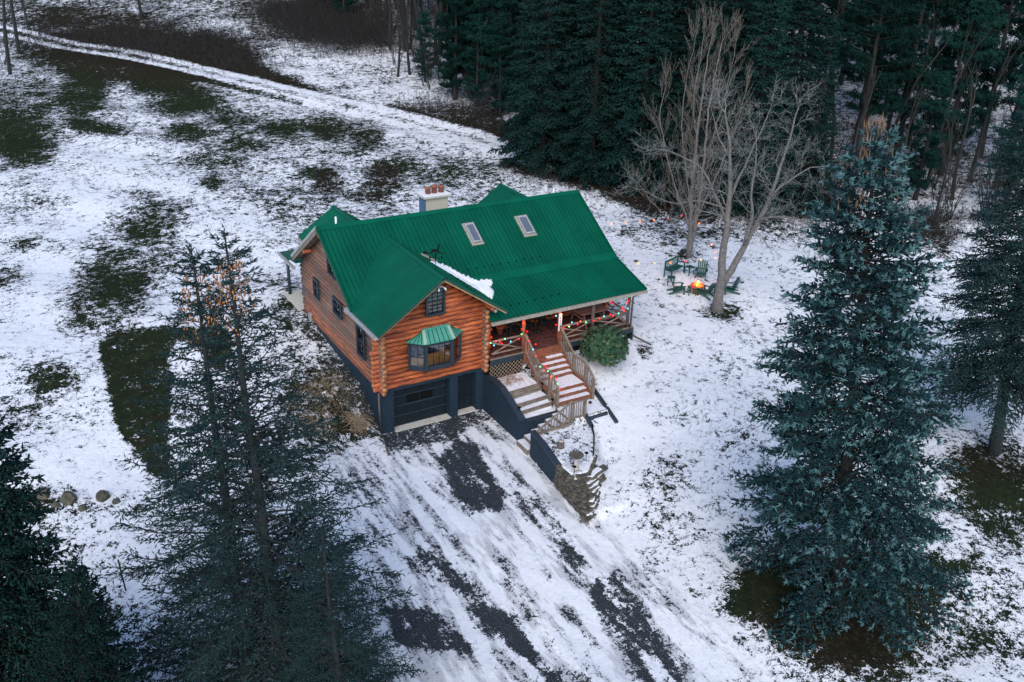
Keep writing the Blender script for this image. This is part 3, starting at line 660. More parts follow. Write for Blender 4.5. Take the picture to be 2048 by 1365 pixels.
# bay window
BP = [(1.40, -.04), (1.96, -.56), (3.24, -.56), (3.92, -.04)]
def bayoff(d):  # outline pushed outwards
    return [(1.40-d, -.04), (1.96-d*.5, -.56-d), (3.24+d*.5, -.56-d), (3.92+d, -.04)]
bay = C(MB().prism(bayoff(.05)+[(3.9, .2), (1.42, .2)], 3.02, 3.12).prism(bayoff(0)+[(3.9, .2), (1.42, .2)], 2.98, 3.018).prism(bayoff(.03)+[(3.9, .2), (1.42, .2)], 4.27, 4.345), 'bay_window', 'navy')
bf = MB()
for (a, w) in zip(BP, (.12, .15, .15, .12)): bf.box((a[0]-w/2, a[1]-w/2+.03, 3.121), (a[0]+w/2, a[1]+w/2+.03, 4.269))
C(bf, 'post', 'navy', parent=bay)
for i in range(3):
    p, q = np.array((*BP[i], 0.)), np.array((*BP[i+1], 0.)); d = (q-p)/np.linalg.norm(q-p); nrm = np.array((d[1], -d[0], 0))
    a, c = p+d*.1, q-d*.1
    g = MB(); g.bar(a+(0, 0, 3.70), c+(0, 0, 3.70), .012, 1.14); C(g, 'pane', 'glass', parent=bay)
    fz = MB()
    fz.bar(a+(0, 0, 3.16), c+(0, 0, 3.16), .07, .075); fz.bar(a+(0, 0, 4.235), c+(0, 0, 4.235), .07, .065)
    if i != 1: fz.bar(a+(0, 0, 3.66), c+(0, 0, 3.66), .06, .06)
    C(fz, 'sash', 'navy', parent=bay)
    mz = MB(); nb = 4 if i == 1 else 2
    for j in range(1, nb):
        t = a+(c-a)*j/nb+nrm*.012; mz.bar(t+(0, 0, 3.2), t+(0, 0, 4.2), .014, .014)
    C(mz, 'glazing_bar', 'black', parent=bay)
C(MB().prism([(1.5, -.0), (1.99, -.48), (3.2, -.48), (3.8, 0), (3.8, .55), (1.5, .55)], 3.122, 3.26), 'window_seat', 'orangewood', parent=bay)
C(MB().box((1.9, .56, 3.0), (3.0, 1.1, 3.55)), 'sofa', 'black', parent=bay)
# bay roof (hip)
ro = bayoff(.12); A_, B_ = (2.08, -.08, 4.80), (3.28, -.08, 4.80); z_ = 4.36
R0, R1, R2, R3 = [(p[0], p[1], z_) for p in ro]
R0 = (R0[0]-.05, -.05, z_); R3 = (R3[0]+.05, -.05, z_)
def strips(b, P0, P1, Q0, Q1, n, th=.02):
    P0, P1, Q0, Q1 = map(lambda t: np.array(t, float), (P0, P1, Q0, Q1))
    nn = np.cross(P1-P0, Q0-P0); nn /= np.linalg.norm(nn)
    if nn[2] < 0: nn = -nn
    for i in range(n):
        a, c = i/n, (i+1)/n
        v = [P0+(P1-P0)*a, P0+(P1-P0)*c, Q0+(Q1-Q0)*c, Q0+(Q1-Q0)*a]
        b.hexa([w-nn*.03 for w in v]+v, 0)
        r0, r1 = v[0], v[3]; t = (P1-P0)/np.linalg.norm(P1-P0)*.014
        b.hexa([r0-t, r0+t, r1+t, r1-t, r0-t+nn*th, r0+t+nn*th, r1+t+nn*th, r1-t+nn*th], 1)
rb = MB(); strips(rb, R1, R2, A_, B_, 6); strips(rb, R0, R1, (1.75, -.05, 4.58), A_, 5); strips(rb, R2, R3, B_, (3.6, -.05, 4.62), 5)
rb.add([R0, (1.75, -.05, 4.58), A_, (1.4, .0, 4.36)], [(0, 1, 3), (1, 2, 3)])
br_ = C(rb, 'bay_roof', ['bayroof', 'roof'], parent=bay)
hb = MB(); hb.bar(np.array(R1)+(0, 0, .02), np.array(A_)+(0, 0, .02), .14, .03); hb.bar(np.array(R2)+(0, 0, .02), np.array(B_)+(0, 0, .02), .14, .03)
C(hb, 'hip_flashing', 'hip', parent=bay)
C(MB().box((2.0, -.14, 4.78), (3.36, -.05, 4.86)), 'bay_ridge', 'bayroof', parent=bay)

# roofs: panels of ribbed metal
def panel(O, ax, up, width, lo, hi, mname='roof', nm='roof_panel', ribs=4, parent=None, dark=.026):
    """O origin, ax unit along the eave, up unit up the slope; lo,hi distance along up at both side edges"""
    O = np.array(O, float); ax = np.array(ax, float); up = np.array(up, float)
    nn = np.cross(ax, up); nn /= np.linalg.norm(nn)
    if nn[2] < 0: nn = -nn
    lo0, lo1 = lo if hasattr(lo, '__len__') else (lo, lo); hi0, hi1 = hi if hasattr(hi, '__len__') else (hi, hi)
    prof = [(0, 0)]; sp = width/ribs
    for i in range(ribs):
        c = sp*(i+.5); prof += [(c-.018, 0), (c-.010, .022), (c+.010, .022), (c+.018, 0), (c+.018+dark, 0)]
    prof.append((width, 0)); V = []; F = []; mi = []
    for (t, h) in prof:
        f = t/width
        V.append(O+ax*t+up*(lo0+(lo1-lo0)*f)+nn*h); V.append(O+ax*t+up*(hi0+(hi1-hi0)*f)+nn*h)
    k = len(V)
    for i in range(len(prof)-1):
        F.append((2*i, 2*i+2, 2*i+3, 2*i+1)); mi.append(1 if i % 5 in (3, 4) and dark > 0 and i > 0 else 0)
    for c in ((0, 0), (width, 0)): pass
    V += [O+up*lo0-nn*.02, O+ax*width+up*lo1-nn*.02]
    F.append((0, k, k+1, k-2)); mi.append(0)
    b = MB(); b.v = [tuple(q) for q in V]; b.f = F; b.m = mi
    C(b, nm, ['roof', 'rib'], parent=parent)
cm = 1/math.hypot(1, MS); upF = np.array((0, cm, MS*cm)); upB = np.array((0, -cm, MS*cm))
Lx = XL+2*E_; n = 16; w = Lx/n
for i in range(n):
    xa = -E_+i*w; xb = xa+w
    def yval(xx):
        return max(YV, YV+(xx+E_)*(5.12-YV)/(XC+E_)) if xx <= XC else max(YK, 5.12-(xx-XC)*(5.12-YV)/(XC+E_))
    if xa < XC < xb: yl = min(yval(xa), yval(xb))-.3
    else: yl = min(yval(xa), yval(xb))-.02
    if xb > XC+.1: yl = max(yl-.1, YK)
    if i == 0: yl = YV
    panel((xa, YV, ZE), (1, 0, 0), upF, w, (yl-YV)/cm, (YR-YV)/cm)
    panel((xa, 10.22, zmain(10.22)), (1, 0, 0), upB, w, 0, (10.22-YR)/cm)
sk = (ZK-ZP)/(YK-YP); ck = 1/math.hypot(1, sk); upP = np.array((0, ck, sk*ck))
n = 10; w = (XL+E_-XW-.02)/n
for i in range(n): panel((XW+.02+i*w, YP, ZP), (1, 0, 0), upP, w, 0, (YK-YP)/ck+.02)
cw = 1/math.hypot(1, WS); upL = np.array((cw, 0, WS*cw)); upR = np.array((-cw, 0, WS*cw))
OF = 1.13; n = 7; w = (5.3+OF)/n
for i in range(n):
    ya = -OF+i*w
    f = lambda yy: max(0, (yy-YV)*(XC+E_)/(5.12-YV))
    top = (XC+E_)/cw
    l0 = min(f(ya)/cw, top-.1)
    if ya > 5.0: continue
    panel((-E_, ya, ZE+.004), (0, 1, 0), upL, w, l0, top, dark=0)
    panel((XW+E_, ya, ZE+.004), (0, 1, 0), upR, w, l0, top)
def cap(p, q, a, bdir, wd, nm='ridge_cap', m_='roof', th=.03):
    """ridge cap strip from p to q with wings along a and bdir"""
    p, q, a, bdir = (np.array(t, float) for t in (p, q, a, bdir)); up = np.array((0, 0, .05)); b = MB()
    for d in (a, bdir):
        b.hexa([p+up-(0, 0, th), q+up-(0, 0, th), q+d*wd+up-(0, 0, th), p+d*wd+up-(0, 0, th), p+up, q+up, q+d*wd+up, p+d*wd+up])
    C(b, nm, m_)
cap((-E_-.02, YR, ZR), (XL+E_+.02, YR, ZR), -upF, -upB, .24)
cap((XC, -OF-.02, ZW), (XC, 5.0, ZW), -upL, -upR, .18)
C(MB().hexa([(XW+E_, YK-.05, ZK-.04), (XL+E_, YK-.05, ZK-.04), (XL+E_, YK+.32, ZK+.32*MS-.02), (XW+E_, YK+.32, ZK+.32*MS-.02), (XW+E_, YK-.05, ZK+.03), (XL+E_, YK-.05, ZK+.03), (XL+E_, YK+.32, ZK+.32*MS+.05), (XW+E_, YK+.32, ZK+.32*MS+.05)]), 'roof_flashing', 'roof')
# roof deck under the panels + rake trims
def slabroof(pts, th, nm, m_, dz=-.025):
    pts = [np.array(p, float) for p in pts]; n = len(pts)
    V = [p+(0, 0, dz-th) for p in pts]+[p+(0, 0, dz) for p in pts]
    b = MB().add(V, [tuple(range(n))[::-1], tuple(range(n, 2*n))]+[(i, (i+1) % n, n+(i+1) % n, n+i) for i in range(n)])
    return C(b, nm, m_)
vl = lambda xx: YV+(min(xx, XW-xx)+E_)*(5.12-YV)/(XC+E_)
slabroof([(-E_+.03, YV+.02, zmain(YV+.02)), (XC, 5.12, zmain(5.12)), (XW+E_-.1, YK, zmain(YK)), (XL+E_-.03, YK, zmain(YK)), (XL+E_-.03, YR, ZR), (-E_+.03, YR, ZR)], .16, 'roof_deck', 'greywood')
slabroof([(-E_+.03, YR, ZR), (XL+E_-.03, YR, ZR), (XL+E_-.03, 10.2, zmain(10.2)), (-E_+.03, 10.2, zmain(10.2))], .16, 'roof_deck', 'greywood')
slabroof([(XW+.05, YP+.02, ZP), (XL+E_-.03, YP+.02, ZP), (XL+E_-.03, YK, ZK), (XW+.05, YK, ZK)], .10, 'roof_deck', 'darkwood')
slabroof([(-E_+.02, -OF+.03, ZE), (XC, -OF+.03, ZW), (XC, 5.1, ZW), (-E_+.02, YV, ZE)], .10, 'roof_deck', 'greywood')
slabroof([(XC, -OF+.03, ZW), (XW+E_-.02, -OF+.03, ZE), (XW+E_-.02, YV, ZE), (XC, 5.1, ZW)], .10, 'roof_deck', 'greywood')
def rake(p, q, m_, w=.05, h=.16, nm='rake_trim'):
    C(MB().bar(p, q, w, h), nm, m_)
o = -.03
for s_ in (0, 1):
    xe = -E_ if s_ == 0 else XW+E_
    rake((xe, -OF, ZE-.02), (XC, -OF, ZW-.02), 'trim', .04, .12); rake((xe, -OF+.045, ZE-.10), (XC, -OF+.045, ZW-.10), 'fascia', .04, .10, 'barge_board')
    C(MB().bar((xe+(.45 if s_ == 0 else -.45), -.1, ZE-.10+.45*WS), (XC, -.1, ZW-.26), .9, .05), 'soffit_board', 'redwood')
rake((-E_, YV, zmain(YV)), (-E_, YR, ZR), 'roof', .05, .14); rake((-E_, YR, ZR), (-E_, 10.22, zmain(10.22)), 'greymetal', .05, .14)
rake((-E_+.05, YR, ZR-.17), (-E_+.05, 10.1, zmain(10.1)-.17), 'greywood', .06, .2, 'barge_board'); rake((-E_+.05, YV+.1, zmain(YV+.1)-.15), (-E_+.05, YR, ZR-.15), 'greywood', .06, .16, 'barge_board')
rake((XL+E_, YK, ZK), (XL+E_, YR, ZR), 'roof', .05, .14); rake((XL+E_, YR, ZR), (XL+E_, 10.22, zmain(10.22)), 'roof', .05, .14); rake((XL+E_, YP, ZP), (XL+E_, YK, ZK), 'roof', .05, .12)
# purlin ends
for yy, zz in ((YR, ZR-.38), (8.4, zmain(8.4)-.38), (3.4, zmain(3.4)-.38)):
    C(MB().tube([(-.42, yy, zz), (.2, yy, zz)], .1, 10, 0, True, 1), 'purlin', ['logx', 'endgrain'], True)
for xx in (XC, .05, XW-.03): C(MB().tube([(xx, -.75, zwing(xx)-.30), (xx, .2, zwing(xx)-.30)], .10, 10, 0, True, 1), 'purlin', ['logx', 'endgrain'], True)
# gutters and downspouts
C(MB().box((XW+.0, YP-.13, ZP-.17), (XL+E_, YP-.01, ZP-.03)), 'gutter', 'tan')
C(MB().box((-E_-.12, -OF+.05, ZE-.15), (-E_-.005, YV+.15, ZE-.03)), 'gutter', 'greymetal')
C(MB().box((-E_-.16, YV+.10, ZE-.16), (-E_+.08, YV+.45, ZE+.03)), 'gutter_box', 'greymetal')
C(MB().tube([(-.16, -.16, 2.25), (-.13, -.12, .25), (-.12, -.5, .10), (-.45, -1.75, .03)], .045, 8), 'downspout', 'brownmetal', True)
C(MB().tube([(XL-.05, YP-.07, ZP-.15), (XL-.20, -.40, ZP-.32), (XL-.22, -.40, 4.2), (XL-.22, -.40, 2.6), (XL-.15, -.6, 2.35), (XL+.3, -1.5, 2.12)], .05, 8), 'downspout', 'brownmetal', True)
# rear gables
for xc, nm in ((2.2, 0), (12.2, 1)):
    hwid, zt_, y1 = (2.02 if nm == 0 else 2.3), 7.4, 11.0; zl = zt_-hwid*WS
    y0 = 7.0
    for sg in (-1, 1):
        nn_ = 4; w = (y1-y0)/nn_
        for i in range(nn_):
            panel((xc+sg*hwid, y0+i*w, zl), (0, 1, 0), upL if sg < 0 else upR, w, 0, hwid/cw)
        slabroof([(xc, y0, zt_), (xc+sg*hwid, y0, zl), (xc+sg*hwid, y1-.02, zl), (xc, y1-.02, zt_)][::(1 if sg > 0 else -1)], .1, 'roof_deck', 'greywood')
    cap((xc, y0, zt_), (xc, y1+.02, zt_), -upL, -upR, .18)
    q = MB(); q.add([(xc-hwid+.4, y1-.5, 2.75), (xc+hwid-.4, y1-.5, 2.75), (xc+hwid-.4, y1-.5, zl+.1), (xc, y1-.5, zt_-.2), (xc-hwid+.4, y1-.5, zl+.1), (xc-hwid+.4, y1-.8, 2.75), (xc+hwid-.4, y1-.8, 2.75), (xc+hwid-.4, y1-.8, zl+.1), (xc, y1-.8, zt_-.2), (xc-hwid+.4, y1-.8, zl+.1)],
                    [(0, 1, 2, 3, 4), (9, 8, 7, 6, 5), (0, 5, 6, 1), (1, 6, 7, 2), (4, 9, 5, 0)])
    C(q, 'rear_gable', 'logx')
# rear porch roof, post, slab
C(MB().hexa([(-E_+.1, 9.9, 4.98), (5.2, 9.9, 4.98), (5.2, 12.95, 4.52), (-.3, 12.95, 4.52), (-E_+.1, 9.9, 5.08), (5.2, 9.9, 5.08), (5.2, 12.95, 4.62), (-.3, 12.95, 4.62)]), 'rear_porch_roof', 'roof')
C(MB().box((-.42, 10.3, 4.50), (-.28, 12.98, 4.62)), 'gutter', 'greymetal')
C(MB().tube([(.0, 12.6, 2.15), (0, 12.6, 4.6)], .09, 8), 'post', 'navy', True)
C(MB().box((-.3, 10.4, 1.9), (5.0, 13, 2.25)), 'rear_slab', 'concrete')
# chimney
C(MB().box((7.16, 10.25, 1.5), (8.50, 11.1, 7.35)), 'chimney', 'stucco'); ch = bpy.context.scene.objects[-1] if 0 else None
chim = [o_ for o_ in kids(cabin) if o_.name.startswith('chimney')][0]
C(MB().box((7.13, 10.27, 1.5), (7.158, 11.08, 7.34)), 'chimney_side', 'bluestucco', parent=chim)
C(MB().box((7.0, 10.1, 7.352), (8.66, 11.22, 7.46)), 'cap', 'concrete', parent=chim)
C(MB().box((7.05, 10.15, 7.461), (8.61, 11.17, 7.50)), 'snow_on_cap', 'snow', parent=chim)
for xx, h in ((7.45, .34), (7.83, .42), (8.25, .34)):
    C(MB().lathe((xx, 10.62, 7.50), [(.15, 0), (.15, h*.8), (.18, h*.82), (.18, h), (.12, h)], 12), 'chimney_pot', 'terracotta', True, parent=chim)
# skylights
def roofpt(xx, yy, h=0):
    return np.array((xx, yy, zmain(yy)))+np.array((0, -MS*cm, cm))*h
for px in ([(923, 446.7), (947, 443.5), (968.5, 487.5), (944.3, 490.7)], [(1028.8, 431.9), (1054.2, 428.7), (1072.7, 470.3), (1048, 473.5)]):
    nn = np.array((0, -MS*cm, cm)); P0 = np.array((0, YR, ZR+.05)); pts = []
    for q in px:
        d = ray(*q); t = ((P0-CAM)@nn)/(d@nn); pts.append(CAM+t*d)
    x0, x1 = (pts[0][0]+pts[3][0])/2, (pts[1][0]+pts[2][0])/2; y1, y0 = (pts[0][1]+pts[1][1])/2, (pts[2][1]+pts[3][1])/2
    def sl_box(m, a0, a1, b0, b1, h0, h1): m.hexa([roofpt(a0, b0, h0), roofpt(a1, b0, h0), roofpt(a1, b1, h0), roofpt(a0, b1, h0), roofpt(a0, b0, h1), roofpt(a1, b0, h1), roofpt(a1, b1, h1), roofpt(a0, b1, h1)]); return m
    fl = sl_box(MB(), x0, x1, y0, y1, 0, .045); sky_o = C(fl, 'skylight', 'tan')
    k = .10; q = MB(); 
    for (a0, a1, b0, b1) in ((x0+k, x1-k, y0+k, y0+k+.07), (x0+k, x1-k, y1-k-.07, y1-k), (x0+k, x0+k+.06, y0+k+.07, y1-k-.07), (x1-k-.06, x1-k, y0+k+.07, y1-k-.07)): sl_box(q, a0, a1, b0, b1, .046, .15)
    C(q, 'frame', 'greymetal', parent=sky_o); C(sl_box(MB(), x0+k+.06, x1-k-.06, y0+k+.07, y1-k-.07, .08, .13), 'pane', 'skyglass', parent=sky_o)
# snow guards
def guards(a, c, n, P0, nn, axis='x'):
    nn = np.array(nn, float); nn /= np.linalg.norm(nn); out = []
    for i in range(n):
        uu = a[0]+(c[0]-a[0])*i/(n-1); vv = a[1]+(c[1]-a[1])*i/(n-1); d = ray(uu, vv)
        p = CAM+d*(((np.array(P0)-CAM)@nn)/(d@nn)); b = MB()
        s = .08; b.add([p+(-s, 0, .02), p+(s, 0, .02), p+(0, -.05, .10), p+(0, .05, .03)], [(0, 1, 2), (1, 3, 2), (3, 0, 2), (0, 3, 1)])
        C(b, 'snow_guard', 'black')
guards((937, 541.5), (1079.5, 515), 10, (0, YR, ZR), (0, -MS, 1)); guards((1021, 613), (1118, 590), 7, (0, YP, ZP), (0, -sk, 1))
# vents, flood light
for q, yy in (((672, 447), 6.6), ((1107, 389), 6.6)):
    p = on(q[0], q[1], 1, yy); C(MB().tube([(p[0], yy, 7.3), (p[0], yy, p[2]+.32)], .05, 8), 'vent_pipe', 'white', True)
fl = C(MB().box((2.55, -.8, 6.98), (2.69, -.72, 7.05)), 'flood_light', 'greymetal')
for sx in (-.14, .14): C(MB().tube([(2.62+sx*.7, -.78, 7.0), (2.62+sx*1.3, -.92, 6.88)], [.02, .045], 8), 'lamp_head', 'white', True, parent=fl)
C(MB().tube([(5.43, -.62, 5.28), (5.42, -.3, 5.24)], .09, 10, 0, True, 1), 'purlin', ['logx', 'concrete'], True)
C(MB().box((-.16, 8.9, 2.1), (-.04, 9.15, 2.5)), 'meter_box', 'greymetal')

# porch : deck, posts, rails
for i in range(17): C(MB().box((XW+.08, -.36+i*.144, 2.70), (XL-.05, -.36+i*.144+.138, 2.745+rnd.uniform(0, .006))), 'deck_board', 'deckwood')
C(MB().box((XW+.08, -.40, 2.42), (7.16, -.365, 2.698)).box((9.16, -.40, 2.42), (XL-.05, -.365, 2.698)).box((XL-.05, -.40, 2.0), (XL-.01, 2.1, 2.698)), 'deck_rim', 'navy')
C(MB().box((XW+.08, -.41, 2.70), (7.16, -.362, 2.765)).box((9.16, -.41, 2.70), (XL-.05, -.362, 2.765)), 'deck_edge', 'greywood')
PX = [5.45, 7.14, 9.12, 11.1, 13.25]; YPOST = -.28
for i, xx in enumerate(PX):
    if i == 0: continue
    C(MB().tube([(xx, YPOST, 2.76), (xx, YPOST, 4.55)], .085, 8), 'porch_post', 'redwood' if i in (1, 2) else 'postwood', True)
C(MB().tube([(PX[0], YPOST, 4.60), (XL+.2, YPOST, 4.60)], .10, 8), 'porch_beam', 'redwood', True)
C(MB().tube([(XL-.35, YPOST, 4.55), (XL-.35, 2.1, 4.75)], .09, 8), 'porch_beam', 'redwood', True)
def rails(p, q):
    p, q = np.array(p, float), np.array(q, float)
    for z, r in ((3.58, .055), (2.95, .045)): C(MB().tube([p+(0, 0, z), q+(0, 0, z)], r, 7), 'porch_rail', 'timber', True)
    C(MB().tube([p+(0, 0, 2.95), q+(0, 0, 3.55)], .038, 6), 'rail_brace', 'timber', True); C(MB().tube([p+(0, 0, 3.52), q+(0, 0, 2.92)], .038, 6), 'rail_brace', 'timber', True)
rails((PX[0], YPOST, 0), (PX[1], YPOST, 0)); rails((PX[2], YPOST, 0), (PX[3], YPOST, 0)); rails((PX[3], YPOST, 0), (PX[4], YPOST, 0)); rails((PX[4], YPOST, 0), (PX[4], 2.1, 0))
C(MB().tube([(XL-.35, 2.1, 3.6), (XL-.1, 2.1, 3.6)], .05, 6), 'porch_rail', 'timber', True)
# lattice
lt = MB(); x0, x1, z0, z1 = XW+.1, 7.16, 1.62, 2.42; yy = -.33
for k, sg in ((0, 1), (1, -1)):
    t = -1.0
    while t < (x1-x0)+1.0:
        # diagonal strip clipped to the rectangle
        a, c = x0+t, x0+t+(z1-z0)
        if sg < 0: a, c = c, a
        pa, pc = np.array((a, yy-.012*k, z0)), np.array((c, yy-.012*k, z1))
        d = pc-pa; ts = [0., 1.]
        if d[0] != 0:
            ta, tb = (x0-pa[0])/d[0], (x1-pa[0])/d[0]; ts = [max(0, min(ta, tb)), min(1, max(ta, tb))]
        if ts[1]-ts[0] > .05: lt.bar(pa+d*ts[0], pa+d*ts[1], .03, .008, up=(0, 1, 0)) if 0 else lt.bar(pa+d*ts[0], pa+d*ts[1], .008, .030, up=(0, 0, 1))
        t += .20
tag(C(lt, 'lattice', 'lattice'), None, None, None, 'stuff')
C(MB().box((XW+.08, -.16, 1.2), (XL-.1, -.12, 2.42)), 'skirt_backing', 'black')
# snow lying in the wing valley
def onplane(q, P0, nn):
    nn = np.array(nn, float); d = ray(*q); return CAM+d*(((np.array(P0, float)-CAM)@nn)/(d@nn))
def zroof(xx, yy):
    a = zmain(yy) if yy >= YK else ZP+sk*(yy-YP)
    return max(a, zwing(xx)) if xx < XW+E_ else a
mp_ = lambda q: tuple(onplane(q, (0, YR, ZR), (0, -MS, 1))[:2]); pp_ = lambda q: tuple(onplane(q, (0, YP, ZP), (0, -sk, 1))[:2])
SNP = [mp_(q) for q in ((870, 523), (885, 529), (905, 538), (930, 551), (942, 556), (955, 560), (966, 558), (985, 558))]+[pp_(q) for q in ((987, 566), (981, 574), (988, 582), (988, 592), (984, 600), (975, 594), (966, 588))]+[(5.55, 1.5), (5.2, 2.0), (4.6, 2.6), (4.1, 3.1), (4.0, 3.4)]
xs_ = np.arange(3.8, 7.4, .06); ys_ = np.arange(.6, 4.2, .06); XX, YY = np.meshgrid(xs_, ys_)
XX = XX+rng.uniform(-.012, .012, XX.shape); YY = YY+rng.uniform(-.012, .012, YY.shape)
dd_ = np.where(inpoly(XX, YY, SNP), dseg(XX, YY, SNP, True), -dseg(XX, YY, SNP, True))+.05*np.sin(XX*23)*np.sin(YY*19+1)
ZZ = np.array([[zroof(a, c) for a, c in zip(r1, r2)] for r1, r2 in zip(XX, YY)])+.11*ss(-.02, .16, dd_)-.01
nxx = len(xs_); V = np.stack([XX, YY, ZZ], -1).reshape(-1, 3); F = []
for j in range(len(ys_)-1):
    for i in range(nxx-1):
        if dd_[j:j+2, i:i+2].max() > 0: F.append((j*nxx+i, j*nxx+i+1, (j+1)*nxx+i+1, (j+1)*nxx+i))
tag(raw('roof_snow', V, F, 'snow', None, None, True), 'band of leftover snow lying in the roof valley right of the gable', 'snow', None, 'stuff')
q0, q1 = onplane((843, 511), (0, YR, ZR), (0, -MS, 1)), onplane((874, 527), (0, YR, ZR), (0, -MS, 1))
C(MB().bar(q0+(0, 0, .08), q1+(0, 0, .08), .12, .06), 'valley_strip', 'tan')
for i in range(9):
    yy = -.9+i*.33; xx = 4.35; p = np.array((xx, yy, zwing(xx)))
    C(MB().add([p+(0, -.06, .02), p+(0, .06, .02), p+(-.03, 0, .11), p+(.06, 0, .02)], [(0, 1, 2), (1, 3, 2), (3, 0, 2), (0, 3, 1)]), 'snow_guard', 'black')

# ------------------------------------------------------------------ weathervane
wv = thing('weathervane', 'black iron weathervane with a deer silhouette on the wing ridge', 'weathervane', (XC, -.25, ZW+.04))
MB().tube([(0, 0, 0), (0, 0, .85)], .018, 6).out('pole', 'black', wv)
b = MB(); b.bar((-.26, .1, .62), (.30, -.14, .62), .02, .02); b.bar((-.12, -.25, .62), (.14, .26, .62), .02, .02); b.out('crossbar', 'black', wv)
b = MB()
for p, s_ in (((-.28, .11), 1), ((.32, -.15), 1), ((-.13, -.27), 1), ((.15, .28), 1)): b.box((p[0]-.035, p[1]-.015, .56), (p[0]+.035, p[1]+.015, .69))
b.out('compass_letter', 'black', wv)
b = MB(); ax = np.array((.80, -.45, 0)); dz = np.array((0, 0, 1.))
def dp(P, w=.018):
    n_ = np.array((.49, .87, 0))*w; V = [ax*p[0]+dz*p[1]-n_ for p in P]+[ax*p[0]+dz*p[1]+n_ for p in P]; n = len(P)
    b.add(V, [tuple(range(n))[::-1], tuple(range(n, 2*n))]+[(i, (i+1) % n, n+(i+1) % n, n+i) for i in range(n)])
dp([(-.22, .90), (.16, .90), (.20, 1.0), (.10, 1.02), (-.20, 1.01)]); dp([(.10, 1.0), (.18, 1.0), (.27, 1.16), (.22, 1.20), (.16, 1.14)]); dp([(.20, 1.15), (.33, 1.12), (.34, 1.15), (.24, 1.21)])
for a in ((-.22, .92, -.34, .80), (-.16, .92, -.24, .78), (.12, .92, .26, .84), (.16, .92, .32, .88), (.20, 1.18, .16, 1.30), (.22, 1.18, .27, 1.31), (-.2, 1.0, -.27, 1.05)): b.bar(ax*a[0]+dz*a[1], ax*a[2]+dz*a[3], .022, .03)
b.out('deer', 'black', wv)
b = MB(); b.bar(ax*-.62+dz*.84, ax*.45+dz*.84, .02, .025); dp([(-.72, .78), (-.5, .80), (-.5, .90), (-.72, .92)]); dp([(.45, .79), (.58, .84), (.45, .89)]); b.out('arrow', 'black', wv); wv.scale = (.78, .78, .95)

# ------------------------------------------------------------------ porch staircase
st = thing('porch_staircase', 'reddish wooden porch staircase with snow on its treads and grey handrails', 'stairs', (8.15, -1.9, 1.2))
SO = np.array((8.15, -1.9, 1.2))
def Sx(mb, nm, m_, smooth=False, o_=None, par=None):
    mb.v = [tuple(np.array(p)-(SO if o_ is None else o_)) for p in mb.v]; return mb.out(nm, m_, par or st, smooth)
XA, XB = 7.24, 9.08
z = 2.72; y = -.42; levels = []
Sx(MB().box((XA, -.42, 2.55), (XB, -.36, 2.70)), 'riser', 'redwood')
for k in range(5):
    z -= .165; levels.append((y-.26, y, z)); y -= .26
levels.append((y-.98, y, z-.165)); z -= .165; y -= .98
for k in range(2): z -= .165; levels.append((y-.30, y, z)); y -= .30
zend = z-.165
for i, (a, c, zz) in enumerate(levels):
    t = Sx(MB().box((XA, a-.025, zz-.045), (XB, c, zz)), 'tread', 'redwood')
    Sx(MB().box((XA+.01, a, zz-.165), (XB-.01, a+.025, zz-.046)), 'riser', 'redwood')
    w0 = XA+.03 if i > 1 else XA+.9; 
    if i > 0:
        q = MB(); nx_ = 14; pts = [(w0+(XB-.05-w0)*j/nx_, a+.012+rnd.uniform(0, .03)) for j in range(nx_+1)]+[(XB-.05-(XB-.05-w0)*j/nx_, c-.01-rnd.uniform(0, .03)) for j in range(nx_+1)]
        q.prism(pts, zz+.001, zz+.022); Sx(q, 'snow_layer', 'thinsnow', par=t); kids(t)[0].location = (0, 0, 0)
for xx in (XA-.045, XB+.045):
    p = [(xx, -.36, 2.6), (xx, -1.75, 1.72), (xx, -2.72, 1.72), (xx, -3.35, 1.22)]
    b = MB()
    for i in range(3): b.bar(p[i], p[i+1], .05, .24)
    Sx(b, 'stringer', 'redwood')
RAILZ = {}
for side, xx in ((0, 7.17), (1, 9.14)):
    P_ = [(-.42, 2.72), (-1.68, 1.75), (-2.70, 1.75), (-3.36, 1.25)]; P_ = [(a, c) for a, c in P_]
    for i, (yy, zz) in enumerate(P_):
        hgt = .95 if i else 1.0; Sx(MB().box((xx-.05, yy-.05, zz-.30 if i else zz-.6), (xx+.05, yy+.05, zz+hgt)), 'rail_post', 'redwood' if i in (0,) else 'greywood')
    for i in range(3):
        (y0, z0), (y1, z1) = P_[i], P_[i+1]; h0, h1 = .95, .95
        Sx(MB().bar((xx, y0, z0+h0), (xx, y1, z1+h1), .11, .045), 'handrail', 'greywood'); Sx(MB().bar((xx, y0, z0+.16), (xx, y1, z1+.16), .06, .05), 'bottom_rail', 'greywood')
        nb = max(3, int(abs(y1-y0)/.135))
        for j in range(1, nb):
            f = j/nb; yy = y0+(y1-y0)*f; zz = z0+(z1-z0)*f
            Sx(MB().box((xx-.018, yy-.018, zz+.17), (xx+.018, yy+.018, zz+.93)), 'baluster', 'greywood')
